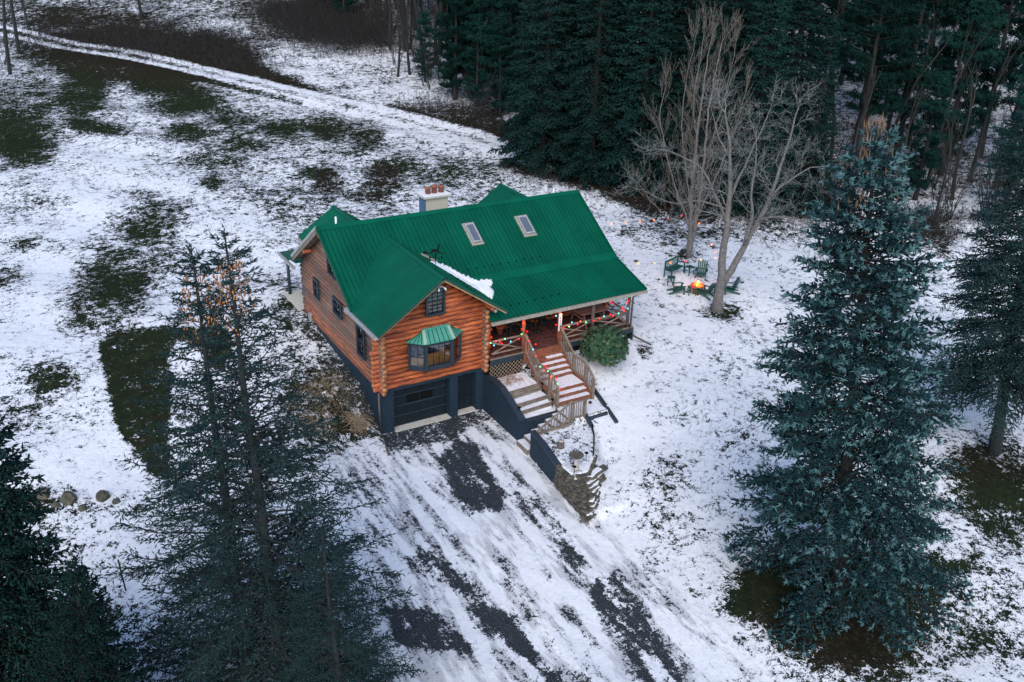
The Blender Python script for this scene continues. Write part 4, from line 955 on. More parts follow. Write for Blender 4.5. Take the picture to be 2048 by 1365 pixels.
# under-stair lattice panel on left
# ------------------------------------------------------------------ retaining walls
rw = thing('retaining_wall', 'tall dark blue stucco retaining wall with sloping top beside the garage apron', 'wall', (5.3, -1.7, 0)); RO = np.array((5.3, -1.7, 0))
b = MB(); P = [(.015, 1.78), (-.9, 1.88), (-1.6, 1.84), (-2.5, 1.50), (-3.5, 1.08)]
for i in range(4):
    (ya, za), (yb, zb) = P[i], P[i+1]
    b.hexa([(5.18, yb, -.3), (5.42, yb, -.3), (5.42, ya, -.3), (5.18, ya, -.3), (5.18, yb, zb), (5.42, yb, zb), (5.42, ya, za), (5.18, ya, za)])
Sx(b, 'wall_face', 'foundation', o_=RO, par=rw)
b = MB()
for i in range(4):
    (ya, za), (yb, zb) = P[i], P[i+1]; b.bar((5.30, ya, za+.03), (5.30, yb, zb+.03), .30, .06)
Sx(b, 'coping', 'navy', o_=RO, par=rw)
Sx(MB().box((5.422, -3.5, -.3), (7.2, -3.3, .98)), 'return_wall', 'foundation', o_=RO, par=rw)
Sx(MB().box((5.43, -3.53, .981), (7.2, -3.28, 1.03)), 'coping', 'navy', o_=RO, par=rw)
# planter of soil/snow with timbers
tb = thing('terraced_bed', 'snow-covered terraced planting bed held by grey timbers left of the stairs', 'planter', (6.3, -1.8, 1.0)); TO = np.array((6.3, -1.8, 1.0))
lv = [(-.35, -1.85, 1.66), (-1.85, -2.0, 1.55), (-2.0, -2.6, 1.42), (-2.6, -2.95, 1.22), (-2.95, -3.28, 1.02)]
for a, c, zz in lv:
    nxs, nys = 12, 5; q = MB(); xs = np.linspace(5.42, 7.16, nxs); ys = np.linspace(c, a, nys)
    V = [(xx, yy, zz+rnd.uniform(-.015, .02)) for yy in ys for xx in xs]+[(5.42, c, .2), (7.16, c, .2), (7.16, a, .2), (5.42, a, .2)]
    F = [(j*nxs+i, j*nxs+i+1, (j+1)*nxs+i+1, (j+1)*nxs+i) for j in range(nys-1) for i in range(nxs-1)]
    q.add(V, F); k_ = nxs*nys; q.f += [(k_, k_+1, nxs-1, 0), (k_+1, k_+2, k_-1, nxs-1)]; q.m += [0, 0]
    Sx(q, 'snow_bed', 'thinsnow' if zz < 1.6 else 'thinsnow', o_=TO, par=tb)
for (yy, zz, w) in ((-1.85, 1.68, .14), (-2.02, 1.56, .10), (-2.62, 1.42, .13), (-2.97, 1.24, .12)):
    Sx(MB().bar((5.43, yy-.06, zz-.03), (7.16, yy+.05, zz-.03), w, .13), 'timber', 'timber', o_=TO, par=tb)
# side steps
ssn = thing('side_steps', 'narrow snowy steps climbing from the drive between the two blue walls', 'steps', (6.2, -4.0, 0)); SSO = np.array((6.2, -4.0, 0))
for i in range(6):
    x0 = 4.98+i*.36; zz = .16+i*.175
    if i == 5: x1 = 7.3
    else: x1 = x0+.38
    Sx(MB().box((x0, -4.44, -.2), (x1, -3.51, zz)), 'step', 'timber', o_=SSO, par=ssn)
    Sx(MB().box((x0+.02, -4.42, zz+.002), (x1-.03, -3.53, zz+.03)), 'snow_layer', 'thinsnow', o_=SSO, par=ssn)
Sx(MB().box((7.12, -4.46, .5), (9.12, -3.36, 1.16)), 'landing', 'timber', o_=SSO, par=ssn)
Sx(MB().box((7.14, -4.44, 1.162), (9.11, -3.4, 1.19)), 'snow_layer', 'thinsnow', o_=SSO, par=ssn)
hr = thing('step_handrail', 'short grey wooden handrail with balusters above the side steps', 'handrail', (7.2, -4.47, 1.0)); HO = np.array((7.2, -4.47, 1.0))
for xx in (7.2, 7.9): Sx(MB().box((xx-.05, -4.55, .7), (xx+.05, -4.45, 2.05)), 'rail_post', 'greywood', o_=HO, par=hr)
Sx(MB().bar((7.15, -4.5, 2.0), (7.95, -4.5, 2.0), .1, .045), 'handrail', 'greywood', o_=HO, par=hr); Sx(MB().bar((7.2, -4.5, 1.22), (7.9, -4.5, 1.22), .05, .05), 'bottom_rail', 'greywood', o_=HO, par=hr)
Sx(MB().bar((7.2, -4.5, 2.08), (5.2, -4.56, .98), .1, .05), 'handrail', 'greywood', o_=HO, par=hr); Sx(MB().bar((7.15, -4.5, 1.25), (5.7, -4.54, .62), .05, .05), 'bottom_rail', 'greywood', o_=HO, par=hr)
for j in range(1, 6): Sx(MB().box((7.2+j*.117-.016, -4.516, 1.24), (7.2+j*.117+.016, -4.484, 1.98)), 'baluster', 'greywood', o_=HO, par=hr)
for j in range(1, 10):
    f = j/13; xx = 7.2-2.0*f; Sx(MB().box((xx-.016, -4.53, 1.22-.62*f*1.3), (xx+.016, -4.49, 2.05-1.1*f)), 'baluster', 'greywood', o_=HO, par=hr)
lw = thing('lower_retaining_wall', 'low dark blue stucco wall with sloping top below the side steps', 'wall', (5.1, -5.7, 0)); LO = np.array((5.1, -5.7, 0))
b = MB(); P = [(-4.56, 5.14, 1.12), (-5.6, 5.06, 1.05), (-6.9, 4.95, .80)]
for i in range(2):
    (ya, xa, za), (yb, xb, zb) = P[i], P[i+1]
    b.hexa([(xb-.1, yb, -.5), (xb+.12, yb, -.5), (xa+.12, ya, -.4), (xa-.1, ya, -.4), (xb-.1, yb, zb), (xb+.12, yb, zb), (xa+.12, ya, za), (xa-.1, ya, za)])
Sx(b, 'wall_face', 'foundation', o_=LO, par=lw)
b = MB(); b.bar((5.15, -4.5, 1.15), (5.07, -5.6, 1.08), .28, .06); b.bar((5.07, -5.6, 1.08), (4.96, -6.92, .83), .28, .06); Sx(b, 'coping', 'navy', o_=LO, par=lw)
Sx(MB().box((5.27, -4.64, -.2), (7.1, -4.52, .93)), 'return_wall', 'foundation', o_=LO, par=lw)
Sx(MB().bar((5.3, -4.60, .97), (7.1, -4.58, 1.02), .12, .10), 'coping', 'timber', o_=LO, par=lw)
# stones
sw = thing('dry_stone_wall', 'curved dry stone wall of flat brown stones with snow on its ledges', 'stone wall', (4.9, -8.2, 0)); DO = np.array((4.9, -8.2, 0))
def stone(c, ang, L, w, h, m_='stone', nm='stone', par=sw, o_=DO):
    b = MB(); ca_, sa = math.cos(ang), math.sin(ang); V = []
    for zz, sc in ((-.5, .93), (0, 1.06), (.5, .9)):
        for (a, d) in ((-.5, -.4), (-.35, -.5), (.4, -.5), (.5, -.3), (.48, .4), (.3, .5), (-.4, .5), (-.5, .3)):
            xx, yy = a*L*sc*rnd.uniform(.92, 1.06), d*w*sc*rnd.uniform(.9, 1.08); V.append((c[0]+xx*ca_-yy*sa, c[1]+xx*sa+yy*ca_, c[2]+zz*h*rnd.uniform(.85, 1.1)))
    F = [tuple(range(8))[::-1], tuple(range(16, 24))]+[(r*8+i, r*8+(i+1) % 8, (r+1)*8+(i+1) % 8, (r+1)*8+i) for r in range(2) for i in range(8)]
    b.add(V, F); return Sx(b, nm, m_, o_=o_, par=par)
for k in range(8):
    z0 = -.10+k*.125; f = k/7
    tip = (4.62+.35*f, -9.55+1.45*f)
    left = (4.93, -6.95); right = (5.6+1.2*f, -8.75+1.1*f)
    mid_r = (5.15+.3*f, -9.35+1.3*f)
    path = [left, (4.86-.06*(1-f), -7.9-.3*(1-f)), tip, mid_r, right] if k < 7 else [left, (4.88, -7.8), (5.2, -8.05), (5.7, -7.95), (6.5, -7.2)]
    # walk the path
    d = [0]
    for i in range(len(path)-1): d.append(d[-1]+math.dist(path[i], path[i+1]))
    s_ = rnd.uniform(0, .1)
    while s_ < d[-1]-.1:
        L = rnd.uniform(.22, .50); m_ = s_+L/2
        if m_ > d[-1]: break
        px_, py_ = np.interp(m_, d, [p[0] for p in path]), np.interp(m_, d, [p[1] for p in path])
        qx, qy = np.interp(m_+.05, d, [p[0] for p in path]), np.interp(m_+.05, d, [p[1] for p in path])
        ang = math.atan2(qy-py_, qx-px_) if (qx-px_, qy-py_) != (0, 0) else 0
        stone((px_+rnd.uniform(-.03, .03), py_+rnd.uniform(-.03, .03), z0+.06), ang+rnd.uniform(-.1, .1), L, rnd.uniform(.3, .42), .12)
        s_ += L+.012
    if 1 <= k <= 6:
        for j in range(2):
            fr_ = rnd.uniform(.05, .8); stone((mid_r[0]+(right[0]-mid_r[0])*fr_-.05, mid_r[1]+(right[1]-mid_r[1])*fr_, z0+.14), rnd.uniform(.2, .9), rnd.uniform(.4, .6), .26, .04, 'snow', 'snow_ledge')
# fill behind the stones
b = MB()
for k in range(7):
    f = k/7; b.prism([(5.0, -7.0), (4.95, -7.9-.2*(1-f)), (4.72+.3*f, -9.3+1.4*f), (5.05+.3*f, -9.15+1.3*f), (5.6+1.0*f, -8.6+1.1*f), (6.4, -7.0)], -.1+k*.125, .012+k*.125)
Sx(b, 'core_fill', 'rock', o_=DO, par=sw)
# edging timbers
ed = thing('timber_edging', 'dark blue timber edging beside the foot of the porch stairs', 'edging', (9.3, -4, 1.1)); EO = np.array((9.3, -4, 1.1))
for p, q, w in (((9.5, -2.76), (9.26, -4.2), .14), ((9.30, -4.25), (9.16, -5.25), .15), ((8.12, -4.62), (9.1, -4.58), .10), ((8.0, -4.4), (7.92, -5.1), .15)):
    za, zb = float(G(*p))+.05, float(G(*q))+.05; Sx(MB().bar((*p, max(za, 1.0)), (*q, max(zb, .80)), w, .16), 'timber', 'navy', o_=EO, par=ed)
pe = [(7.92, -5.1), (7.5, -5.85), (6.9, -6.7), (6.55, -7.15)]
be = MB()
for i in range(3): be.bar((*pe[i], .93), (*pe[i+1], .93), .05, .16)
Sx(be, 'edging_strip', 'black', o_=EO, par=ed)
# birdbath, stump, path lights
bb = gp(1151, 938); bb[2] = max(bb[2], .9)
t = thing('bird_bath', 'grey stone bird bath on the snowy bed by the stone wall', 'bird bath', bb)
MB().lathe((0, 0, 0), [(.16, 0), (.15, .06), (.075, .12), (.07, .5), (.11, .56)], 14).out('pedestal', 'stucco', t, True)
MB().lathe((0, 0, .56), [(.12, 0), (.30, .08), (.31, .12), (.27, .12), (.1, .07)], 18).out('basin', 'stone', t, True)
p = gp(1121, 896); t = thing('tree_stump', 'small sawn grey stump standing in the snowy bed', 'stump', p)
MB().tube([(0, 0, -.1), (0, 0, .12), (.02, 0, .34)], [.19, .15, .14], 10, 0, True, 1).out('stump_wood', ['bark', 'concrete'], t, True)
def lamp_post(uv, lab, h=.42, zz=None):
    p = gp(*uv) if zz is None else on(uv[0], uv[1], 2, zz)
    t = thing('path_light', lab, 'path light', p, 0, 'small black solar path lights')
    MB().tube([(0, 0, -.05), (0, 0, h-.08)], .012, 5).out('stake', 'black', t)
    MB().lathe((0, 0, h-.09), [(.03, 0), (.035, .05), (.09, .055), (.06, .09), (.01, .11)], 10).out('lamp_cap', 'black', t, True)
lamp_post((1172, 922), 'black solar path light right beside the bird bath'); lamp_post((1148, 950), 'black solar path light in front of the bird bath')
lamp_post((1104, 814), 'black solar path light at the foot of the terraced bed by the stairs', zz=1.1); lamp_post((1084, 782), 'black solar path light halfway up the terraced bed', zz=1.5)
lamp_post((1038, 826), 'black solar path light near the tall retaining wall top', .3, 1.25); lamp_post((1187, 792), 'black solar path light right of the lowest porch stair')
lamp_post((1180, 812), 'low black solar path light on the snowy landing', .22)

# ------------------------------------------------------------------ porch furniture
tbp = thing('picnic_table', 'weathered picnic table with benches under the porch roof', 'picnic table', (11.85, 1.1, 2.75))
for i in range(5): MB().box((-.85, -.55+i*.22, .72), (.85, -.55+i*.22+.21, .76)).out('table_board', 'timber', tbp)
for sy in (-.78, .78): MB().box((-.85, sy-.12, .42), (.85, sy+.12, .46)).out('bench_board', 'timber', tbp)
for sx in (-.6, .6):
    b = MB(); b.bar((sx, -.35, .72), (sx, -.7, 0), .04, .09); b.bar((sx, .35, .72), (sx, .7, 0), .04, .09); b.bar((sx, -.85, .40), (sx, .85, .40), .04, .09); b.out('leg_frame', 'timber', tbp)
def rocker():
    t = thing('rocking_chair', '', 'rocking chair', (0, 0, 0), 0, 'dark green rocking chairs on the porch')
    for i in range(6): MB().box((-.24+i*.083, -.22, .42), (-.24+i*.083+.07, .24, .45)).out('seat_slat', 'porchgreen', t)
    for i in range(6): MB().bar((-.21+i*.083, .24, .45), (-.21+i*.083, .42, 1.12), .045, .02).out('back_slat', 'porchgreen', t)
    b = MB(); b.bar((-.27, .42, 1.12), (.27, .42, 1.12), .05, .09); b.bar((-.27, .25, .5), (.27, .25, .5), .04, .05); b.out('back_rail', 'porchgreen', t)
    for sx in (-.28, .28):
        MB().bar((sx, -.28, .66), (sx, .32, .68), .07, .03).out('armrest', 'porchgreen', t)
        b = MB(); b.bar((sx, -.22, .06), (sx, -.22, .66), .04, .04); b.bar((sx, .22, .06), (sx, .42, 1.14), .04, .04); b.out('leg', 'porchgreen', t)
        b = MB(); pp = [(sx, -.45, .08), (sx, -.2, .03), (sx, .1, .02), (sx, .4, .06), (sx, .6, .14)]
        for i in range(4): b.bar(pp[i], pp[i+1], .035, .04)
        b.out('rocker', 'porchgreen', t)
    return t
rk = rocker()
labs = ['dark green rocking chair nearest the plant pot on the porch', 'dark green rocking chair in the middle behind the stair opening', 'dark green rocking chair nearest the picnic table']
for i, xx in enumerate((7.75, 8.55, 9.45)):
    t = rk if i == 0 else dup(rk)
    t.location = (xx-.1, 1.45, 2.75); t.rotation_euler = (0, 0, rnd.uniform(-.15, .15)); t['label'] = labs[i]
pt = on(999, 668, 2, 2.75); t = thing('plant_pot', 'terracotta plant pot on the porch by the log wall', 'plant pot', pt)
MB().lathe((0, 0, 0), [(.13, 0), (.2, .34), (.22, .35), (.22, .42), (.18, .42)], 14).out('pot', 'terracotta', t, True)
t = thing('porch_sign', 'small red sign with pale lettering hung above the terracotta pot', 'sign', (pt[0], pt[1], 3.33))
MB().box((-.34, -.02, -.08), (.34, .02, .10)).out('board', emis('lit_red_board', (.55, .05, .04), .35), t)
def text(s_, size, loc, rot, m_, parent, ext=.004, sp_=1.0):
    c = bpy.data.curves.new('lettering', 'FONT'); c.body = s_; c.size = size; c.align_x = 'CENTER'; c.align_y = 'CENTER'; c.extrude = ext; c.resolution_u = 2; c.space_line = sp_
    to = bpy.data.objects.new('tmp', c); COL.objects.link(to); bpy.context.view_layer.update()
    me = bpy.data.meshes.new_from_object(to.evaluated_get(bpy.context.evaluated_depsgraph_get())); bpy.data.objects.remove(to)
    me.materials.append(M[m_]); o = bpy.data.objects.new('lettering', me); COL.objects.link(o); o.parent = parent; o.location = loc; o.rotation_euler = rot; return o
text('WELCOME', .13, (0, -.026, .01), (math.radians(90), 0, 0), 'concrete', t)
t = thing('welcome_sign', 'tall narrow white sign with dark vertical lettering on the right stair post', 'sign', (9.1, -.40, 3.95))
MB().box((-.085, -.015, -.50), (.085, .015, .38)).out('board', 'white', t)
text('W\nE\nL\nC\nO\nM\nE', .13, (0, -.019, -.07), (math.radians(90), 0, 0), 'black', t, .004, .88)
t = thing('snow_basin', 'white round basin full of snow beside the porch corner', 'basin', (*on(1241, 668, 2, 2.25)[:2], 2.2))
MB().lathe((0, 0, 0), [(.28, 0), (.34, .12), (.36, .13), (.33, .14), (.30, .10)], 18).out('bowl', 'white', t, True)

# ------------------------------------------------------------------ festive lights on the porch
def pl0(p, e, c, r=.2):
    L = bpy.data.lights.new('room_fill_light', 'POINT'); L.energy = e; L.color = c; L.shadow_soft_size = r
    o = bpy.data.objects.new('room_fill_light', L); COL.objects.link(o); o.location = p
pl0((2.6, .9, 4.6), 22, (1, .72, .45))  # added fill light, brightens the room behind the bay window
def bulbset(name, label, P3, mats, r=.033, group=None, wirem='black', sag=0):
    t = thing(name, label, 'string lights', P3[0], 0, group); O_ = np.array(P3[0])
    b = MB(); W_ = []
    for i in range(len(P3)-1):
        a, c = np.array(P3[i]), np.array(P3[i+1])
        for k in range(3): f = k/3; W_.append(a+(c-a)*f-np.array((0, 0, sag*4*f*(1-f)))-O_)
    W_.append(np.array(P3[-1])-O_); b.tube(W_, .006, 4); b.out('wire', wirem, t)
    for p, m_ in zip(P3, mats):
        q = MB(); q.lathe(np.array(p)-O_-(0, 0, r), [(r*.3, 0), (r*.9, r*.5), (r, r), (r*.7, r*1.6), (r*.2, r*2)], 8); q.out('bulb', m_, t, True)
    return t
def Z4(a, b): return (940+a/4.55, 560+b/4.55)
yy = YPOST-.12
def fy(l): return [on(*Z4(a, b), 1, yy) for a, b, c in l], [c for a, b, c in l]
R, Gn, Bl = 'bred', 'bgreen', 'bblue'
P3, ms = fy([(188, 575, Gn), (233, 560, R), (218, 597, Bl), (275, 568, R), (290, 580, R), (318, 537, Gn), (370, 562, Bl), (447, 540, R), (470, 495, Gn), (472, 450, R), (500, 398, R), (520, 345, R)])
bulbset('porch_string_lights', 'red and green bulbs along the porch rail left of the stairs', P3, ms, group='strings of coloured porch bulbs')
P3, ms = fy([(735, 307, Gn), (805, 285, 'borange'), (783, 328, Bl), (828, 318, Gn), (826, 382, R), (785, 410, R), (856, 438, R), (895, 420, R), (903, 426, Gn), (927, 388, Bl), (980, 407, R), (1006, 378, 'borange'), (1055, 387, Gn), (1125, 372, R), (1178, 352, R), (1220, 332, Bl), (1278, 315, R), (1303, 330, R), (1352, 307, Gn), (1405, 285, R), (1437, 262, Bl), (1430, 210, R), (1440, 190, R)])
bulbset('porch_string_lights', 'red and green bulbs from the welcome sign along the rail behind the shrub', P3, ms, group='strings of coloured porch bulbs')
l = [(520, 470, R), (540, 558, R), (597, 587, R), (575, 633, Bl), (600, 693, R), (640, 790, Gn), (683, 778, R), (697, 800, R), (672, 825, R), (708, 832, Gn), (740, 880, 'borange'), (788, 898, R), (798, 945, Gn), (817, 998, R)]
bulbset('porch_string_lights', 'red bulbs wound down the left stair handrail', [on(*Z4(a, b), 0, 7.10) for a, b, c in l], [c for a, b, c in l], group='strings of coloured porch bulbs')
l = [(1238, 185, Bl), (1280, 200, R), (1300, 215, R), (1385, 255, R), (1395, 270, R)]
bulbset('porch_string_lights', 'red bulbs on the side rail at the far end of the porch', [on(*Z4(a, b), 0, 13.1) for a, b, c in l], [c for a, b, c in l], group='strings of coloured porch bulbs')
def pl(p, e, c, r=.05):
    L = bpy.data.lights.new('bulb_glow', 'POINT'); L.energy = e; L.color = c; L.shadow_soft_size = r
    o = bpy.data.objects.new('bulb_glow', L); COL.objects.link(o); o.location = tuple(map(float, p))
for p, e in (((5.9, -.1, 3.75), 4), ((7.0, -.45, 4.3), 4), ((9.3, -.1, 4.3), 5), ((10.4, .2, 3.9), 5), ((12.3, .0, 3.95), 4), ((7.35, -.9, 3.2), 4), ((8.1, .6, 4.35), 4), ((6.3, .9, 4.3), 4)):
    pl(p, e, (1, .13, .07))
pl((7.3, -2.9, 2.5), 2.5, (1, .2, .1)); pl((9.1, -.55, 4.4), 3, (1, .35, .15))

# ------------------------------------------------------------------ fire pit group
def adir():
    t = thing('adirondack_chair', '', 'adirondack chair', (0, 0, 0), 0, 'green adirondack chairs round the fire pit')
    for i in range(5): MB().bar((-.24+i*.12, .28, .24), (-.24*1.15+i*.138, .62, 1.0+.05*(2-abs(i-2))), .10, .022).out('back_slat', 'chairgreen', t)
    for i in range(5): MB().box((-.27, -.28+i*.115, .36-i*.028), (.27, -.28+i*.115+.10, .38-i*.028)).out('seat_slat', 'chairgreen', t)
    for sx in (-.33, .33):
        MB().box((sx-.07, -.36, .55), (sx+.07, .38, .575)).out('armrest', 'chairgreen', t)
        MB().box((sx-.02, -.32, 0), (sx+.02, -.22, .55)).out('leg', 'chairgreen', t)
        MB().bar((sx*.85, -.32, .36), (sx*.85, .72, .03), .03, .12).out('leg', 'chairgreen', t)
    b = MB(); b.bar((-.32, .40, .52), (.32, .40, .52), .04, .06); b.bar((-.28, -.30, .30), (.28, -.30, .30), .03, .1); b.out('cross_rail', 'chairgreen', t); return t
fp = gp(1393, 585)
ac = adir(); ac.scale = (.88,)*3; spots = [((1401, 556), 'upright green adirondack chair behind the fire pit, facing the camera'), ((1357, 586), 'green adirondack chair left of the fire pit beside the bench'),
     ((1408, 592), 'green adirondack chair in front of the fire pit, back to the camera'), ((1456, 586), 'green adirondack chair right of the bare tree trunk')]
for i, (uv, lab) in enumerate(spots):
    t = ac if i == 0 else dup(ac); p = gp(*uv); d = fp-p; t.location = tuple(map(float, p)); t.rotation_euler = (0, 0, math.atan2(d[1], d[0])+math.pi/2); t['label'] = lab
def stool():
    t = thing('side_table', '', 'side table', (0, 0, 0), 0, 'small green slatted side tables by the fire pit')
    for i in range(4): MB().box((-.24+i*.125, -.22, .46), (-.24+i*.125+.10, .22, .485)).out('top_slat', 'chairgreen', t)
    for sx in (-.2, .2):
        for sy in (-.17, .17): MB().box((sx-.022, sy-.022, 0), (sx+.022, sy+.022, .46)).out('leg', 'chairgreen', t)
    b = MB(); b.bar((-.2, -.17, .2), (.2, -.17, .2), .02, .04); b.bar((-.2, .17, .2), (.2, .17, .2), .02, .04); b.out('stretcher', 'chairgreen', t); return t
sto = stool()
for i, (uv, lab, a) in enumerate([((1378, 549), 'small green side table between the bench and the upright chair', .1), ((1383, 590), 'small green side table with a red lantern in front of the fire pit', -.5), ((1429, 590), 'small green side table half hidden by the bare tree trunk', .2), ((1341, 570), 'small green side table at the foot of the bench', .9)]):
    t = sto if i == 0 else dup(sto); t.location = tuple(map(float, gp(*uv))); t.rotation_euler = (0, 0, a); t['label'] = lab
p = gp(1383, 590); t = thing('red_lantern', 'small glowing red lantern on the slatted side table', 'lantern', p+(0, 0, .49)); MB().lathe((0, 0, 0), [(.05, 0), (.06, .06), (.05, .12), (.02, .14)], 8).out('lamp_glass', 'bred', t, True)
# bench
p0, p1 = gp(1328, 556), gp(1355, 541); bc = (p0+p1)/2; d = p1-p0; t = thing('garden_bench', 'green slatted garden bench left of the fire pit', 'bench', bc, math.atan2(d[1], d[0]))
hl = .68
for i in range(5): MB().box((-hl, -.45+i*.095, .42), (hl, -.45+i*.095+.082, .45)).out('seat_slat', 'chairgreen', t)
for i in range(11): MB().box((-hl+.08+i*.12, .02, .5), (-hl+.08+i*.12+.035, .04, .9)).out('back_slat', 'chairgreen', t)
b = MB(); b.box((-hl, .005, .88), (hl, .055, .97)); b.box((-hl, .005, .46), (hl, .055, .52)); b.out('back_rail', 'chairgreen', t)
for sx in (-hl, hl):
    MB().box((sx-.03, 0, 0), (sx+.03, .06, 1.0)).out('leg', 'chairgreen', t); MB().box((sx-.03, -.48, 0), (sx+.03, -.42, .64)).out('leg', 'chairgreen', t); MB().box((sx-.04, -.50, .641), (sx+.04, .0, .67)).out('armrest', 'chairgreen', t)
# make sure the bench faces the fire
mw = np.array((math.cos(t.rotation_euler[2]-math.pi/2), math.sin(t.rotation_euler[2]-math.pi/2)))
if mw@(fp-bc)[:2] < 0: t.rotation_euler[2] += math.pi
t = thing('fire_pit', 'round metal fire pit with burning flames inside the ring of chairs', 'fire pit', fp)
MB().lathe((0, 0, 0), [(.36, 0), (.36, .42), (.40, .43), (.40, .46), (.34, .46), (.33, .30), (.05, .28)], 20).out('fire_ring', 'rust', t, True)
b = MB()
for k in range(6): a = k*math.pi/3; b.bar((.37*math.cos(a), .37*math.sin(a), 0), (.38*math.cos(a), .38*math.sin(a), .42), .04, .04)
b.out('support_leg', 'concrete', t)
b = MB(); b.lathe((0, 0, .30), [(.33, 0), (.33, .09), (.2, .12)], 12)
for k in range(9): a = rnd.uniform(0, 6.28); r = rnd.uniform(.05, .24); b.tube([(r*math.cos(a), r*math.sin(a), .34), (r*.8*math.cos(a)+.03, r*.8*math.sin(a), .55), (r*.6*math.cos(a), r*.6*math.sin(a), rnd.uniform(.6, .82))], [.08, .055, .006], 6)
b.out('flame', 'flame', t, True)
b = MB(); b.tube([(.0, -.05, .38), (.03, -.06, .55), (.0, -.04, .74)], [.10, .08, .01], 7); b.out('flame', 'hotflame', t, True)
pl(fp+(0, 0, .9), 14, (1, .35, .12), .15)
# yard light strings
tree1 = gp(1372, 515); tree2 = gp(1433, 622)
def yl(l, depthpt, zs=None):
    n_ = np.array((VF[0], VF[1], 0)); n_ /= np.linalg.norm(n_); out = []
    for (uu, vv) in l: d = ray(uu, vv); out.append(CAM+d*(((depthpt-CAM)@n_)/(d@n_)))
    return out
l = [(1223, 448), (1252, 445), (1280, 443.5), (1308, 440.5), (1336, 437), (1363, 431.5), (1392, 435), (1398, 447)]
bulbset('yard_string_lights', 'orange bulbs strung across to the tall bare tree', yl(l, tree1), ['bwarm']+['borange']*4+['bred', 'bred', 'borange'], .05, 'strings of round yard bulbs', sag=.04)
l = [(1277, 527), (1309, 527), (1341, 526), (1371, 523), (1402, 520), (1423, 490), (1431, 505), (1431, 516)]
bulbset('yard_string_lights', 'pale bulbs strung above the bench towards the forked bare tree', yl(l, tree1*.4+tree2*.6), ['bwarm', 'bwarm', 'borange', 'bred', 'bwarm', 'bwarm', 'borange', 'bwarm'], .045, 'strings of round yard bulbs', sag=.04)

# ------------------------------------------------------------------ plants
def spindles(P, D, L, r, up=True):
    """needle-clad twigs: P start, D unit dir, L length, r radius -> verts, tri faces (3-sided spindles)"""
    n = len(P); L = np.broadcast_to(L, n)[:, None]; r = np.broadcast_to(r, n)[:, None]
    a = np.cross(D, np.array((0.13, .21, 1.))); a /= np.linalg.norm(a, axis=1)[:, None]+1e-9; b = np.cross(D, a)
    th = rng.uniform(0, 6.28, n)[:, None]; a, b = a*np.cos(th)+b*np.sin(th), -a*np.sin(th)+b*np.cos(th)
    m_ = P+D*L*.35; c, s_ = -.5, .866
    V = np.stack([P, m_+a*r, m_+(a*c+b*s_)*r, m_+(a*c-b*s_)*r, P+D*L], 1).reshape(-1, 3)
    k = np.arange(n)[:, None]*5; F = np.concatenate([k+np.array(t) for t in ((0, 2, 1), (0, 3, 2), (0, 1, 3), (4, 1, 2), (4, 2, 3), (4, 3, 1))])
    return V, F
def prisms(A, B, ra, rb):
    n = len(A); D = B-A; D = D/(np.linalg.norm(D, axis=1)[:, None]+1e-9)
    a = np.cross(D, np.array((0.13, .21, 1.))); a /= np.linalg.norm(a, axis=1)[:, None]+1e-9; b = np.cross(D, a)
    ra = np.broadcast_to(ra, n)[:, None]; rb = np.broadcast_to(rb, n)[:, None]; c, s_ = -.5, .866
    V = np.stack([A+a*ra, A+(a*c+b*s_)*ra, A+(a*c-b*s_)*ra, B+a*rb, B+(a*c+b*s_)*rb, B+(a*c-b*s_)*rb], 1).reshape(-1, 3)
    k = np.arange(n)[:, None]*6; F = np.concatenate([k+np.array(t) for t in ((0, 1, 4), (0, 4, 3), (1, 2, 5), (1, 5, 4), (2, 0, 3), (2, 3, 5))])
    return V, F
def merge(parts):
    V = []; F = []; k = 0
    for v_, f_ in parts: V.append(v_); F.append(f_+k); k += len(v_)
    return np.concatenate(V), np.concatenate(F)
def unit(a): return a/(np.linalg.norm(a, axis=-1, keepdims=True)+1e-9)
TIPS = [None]
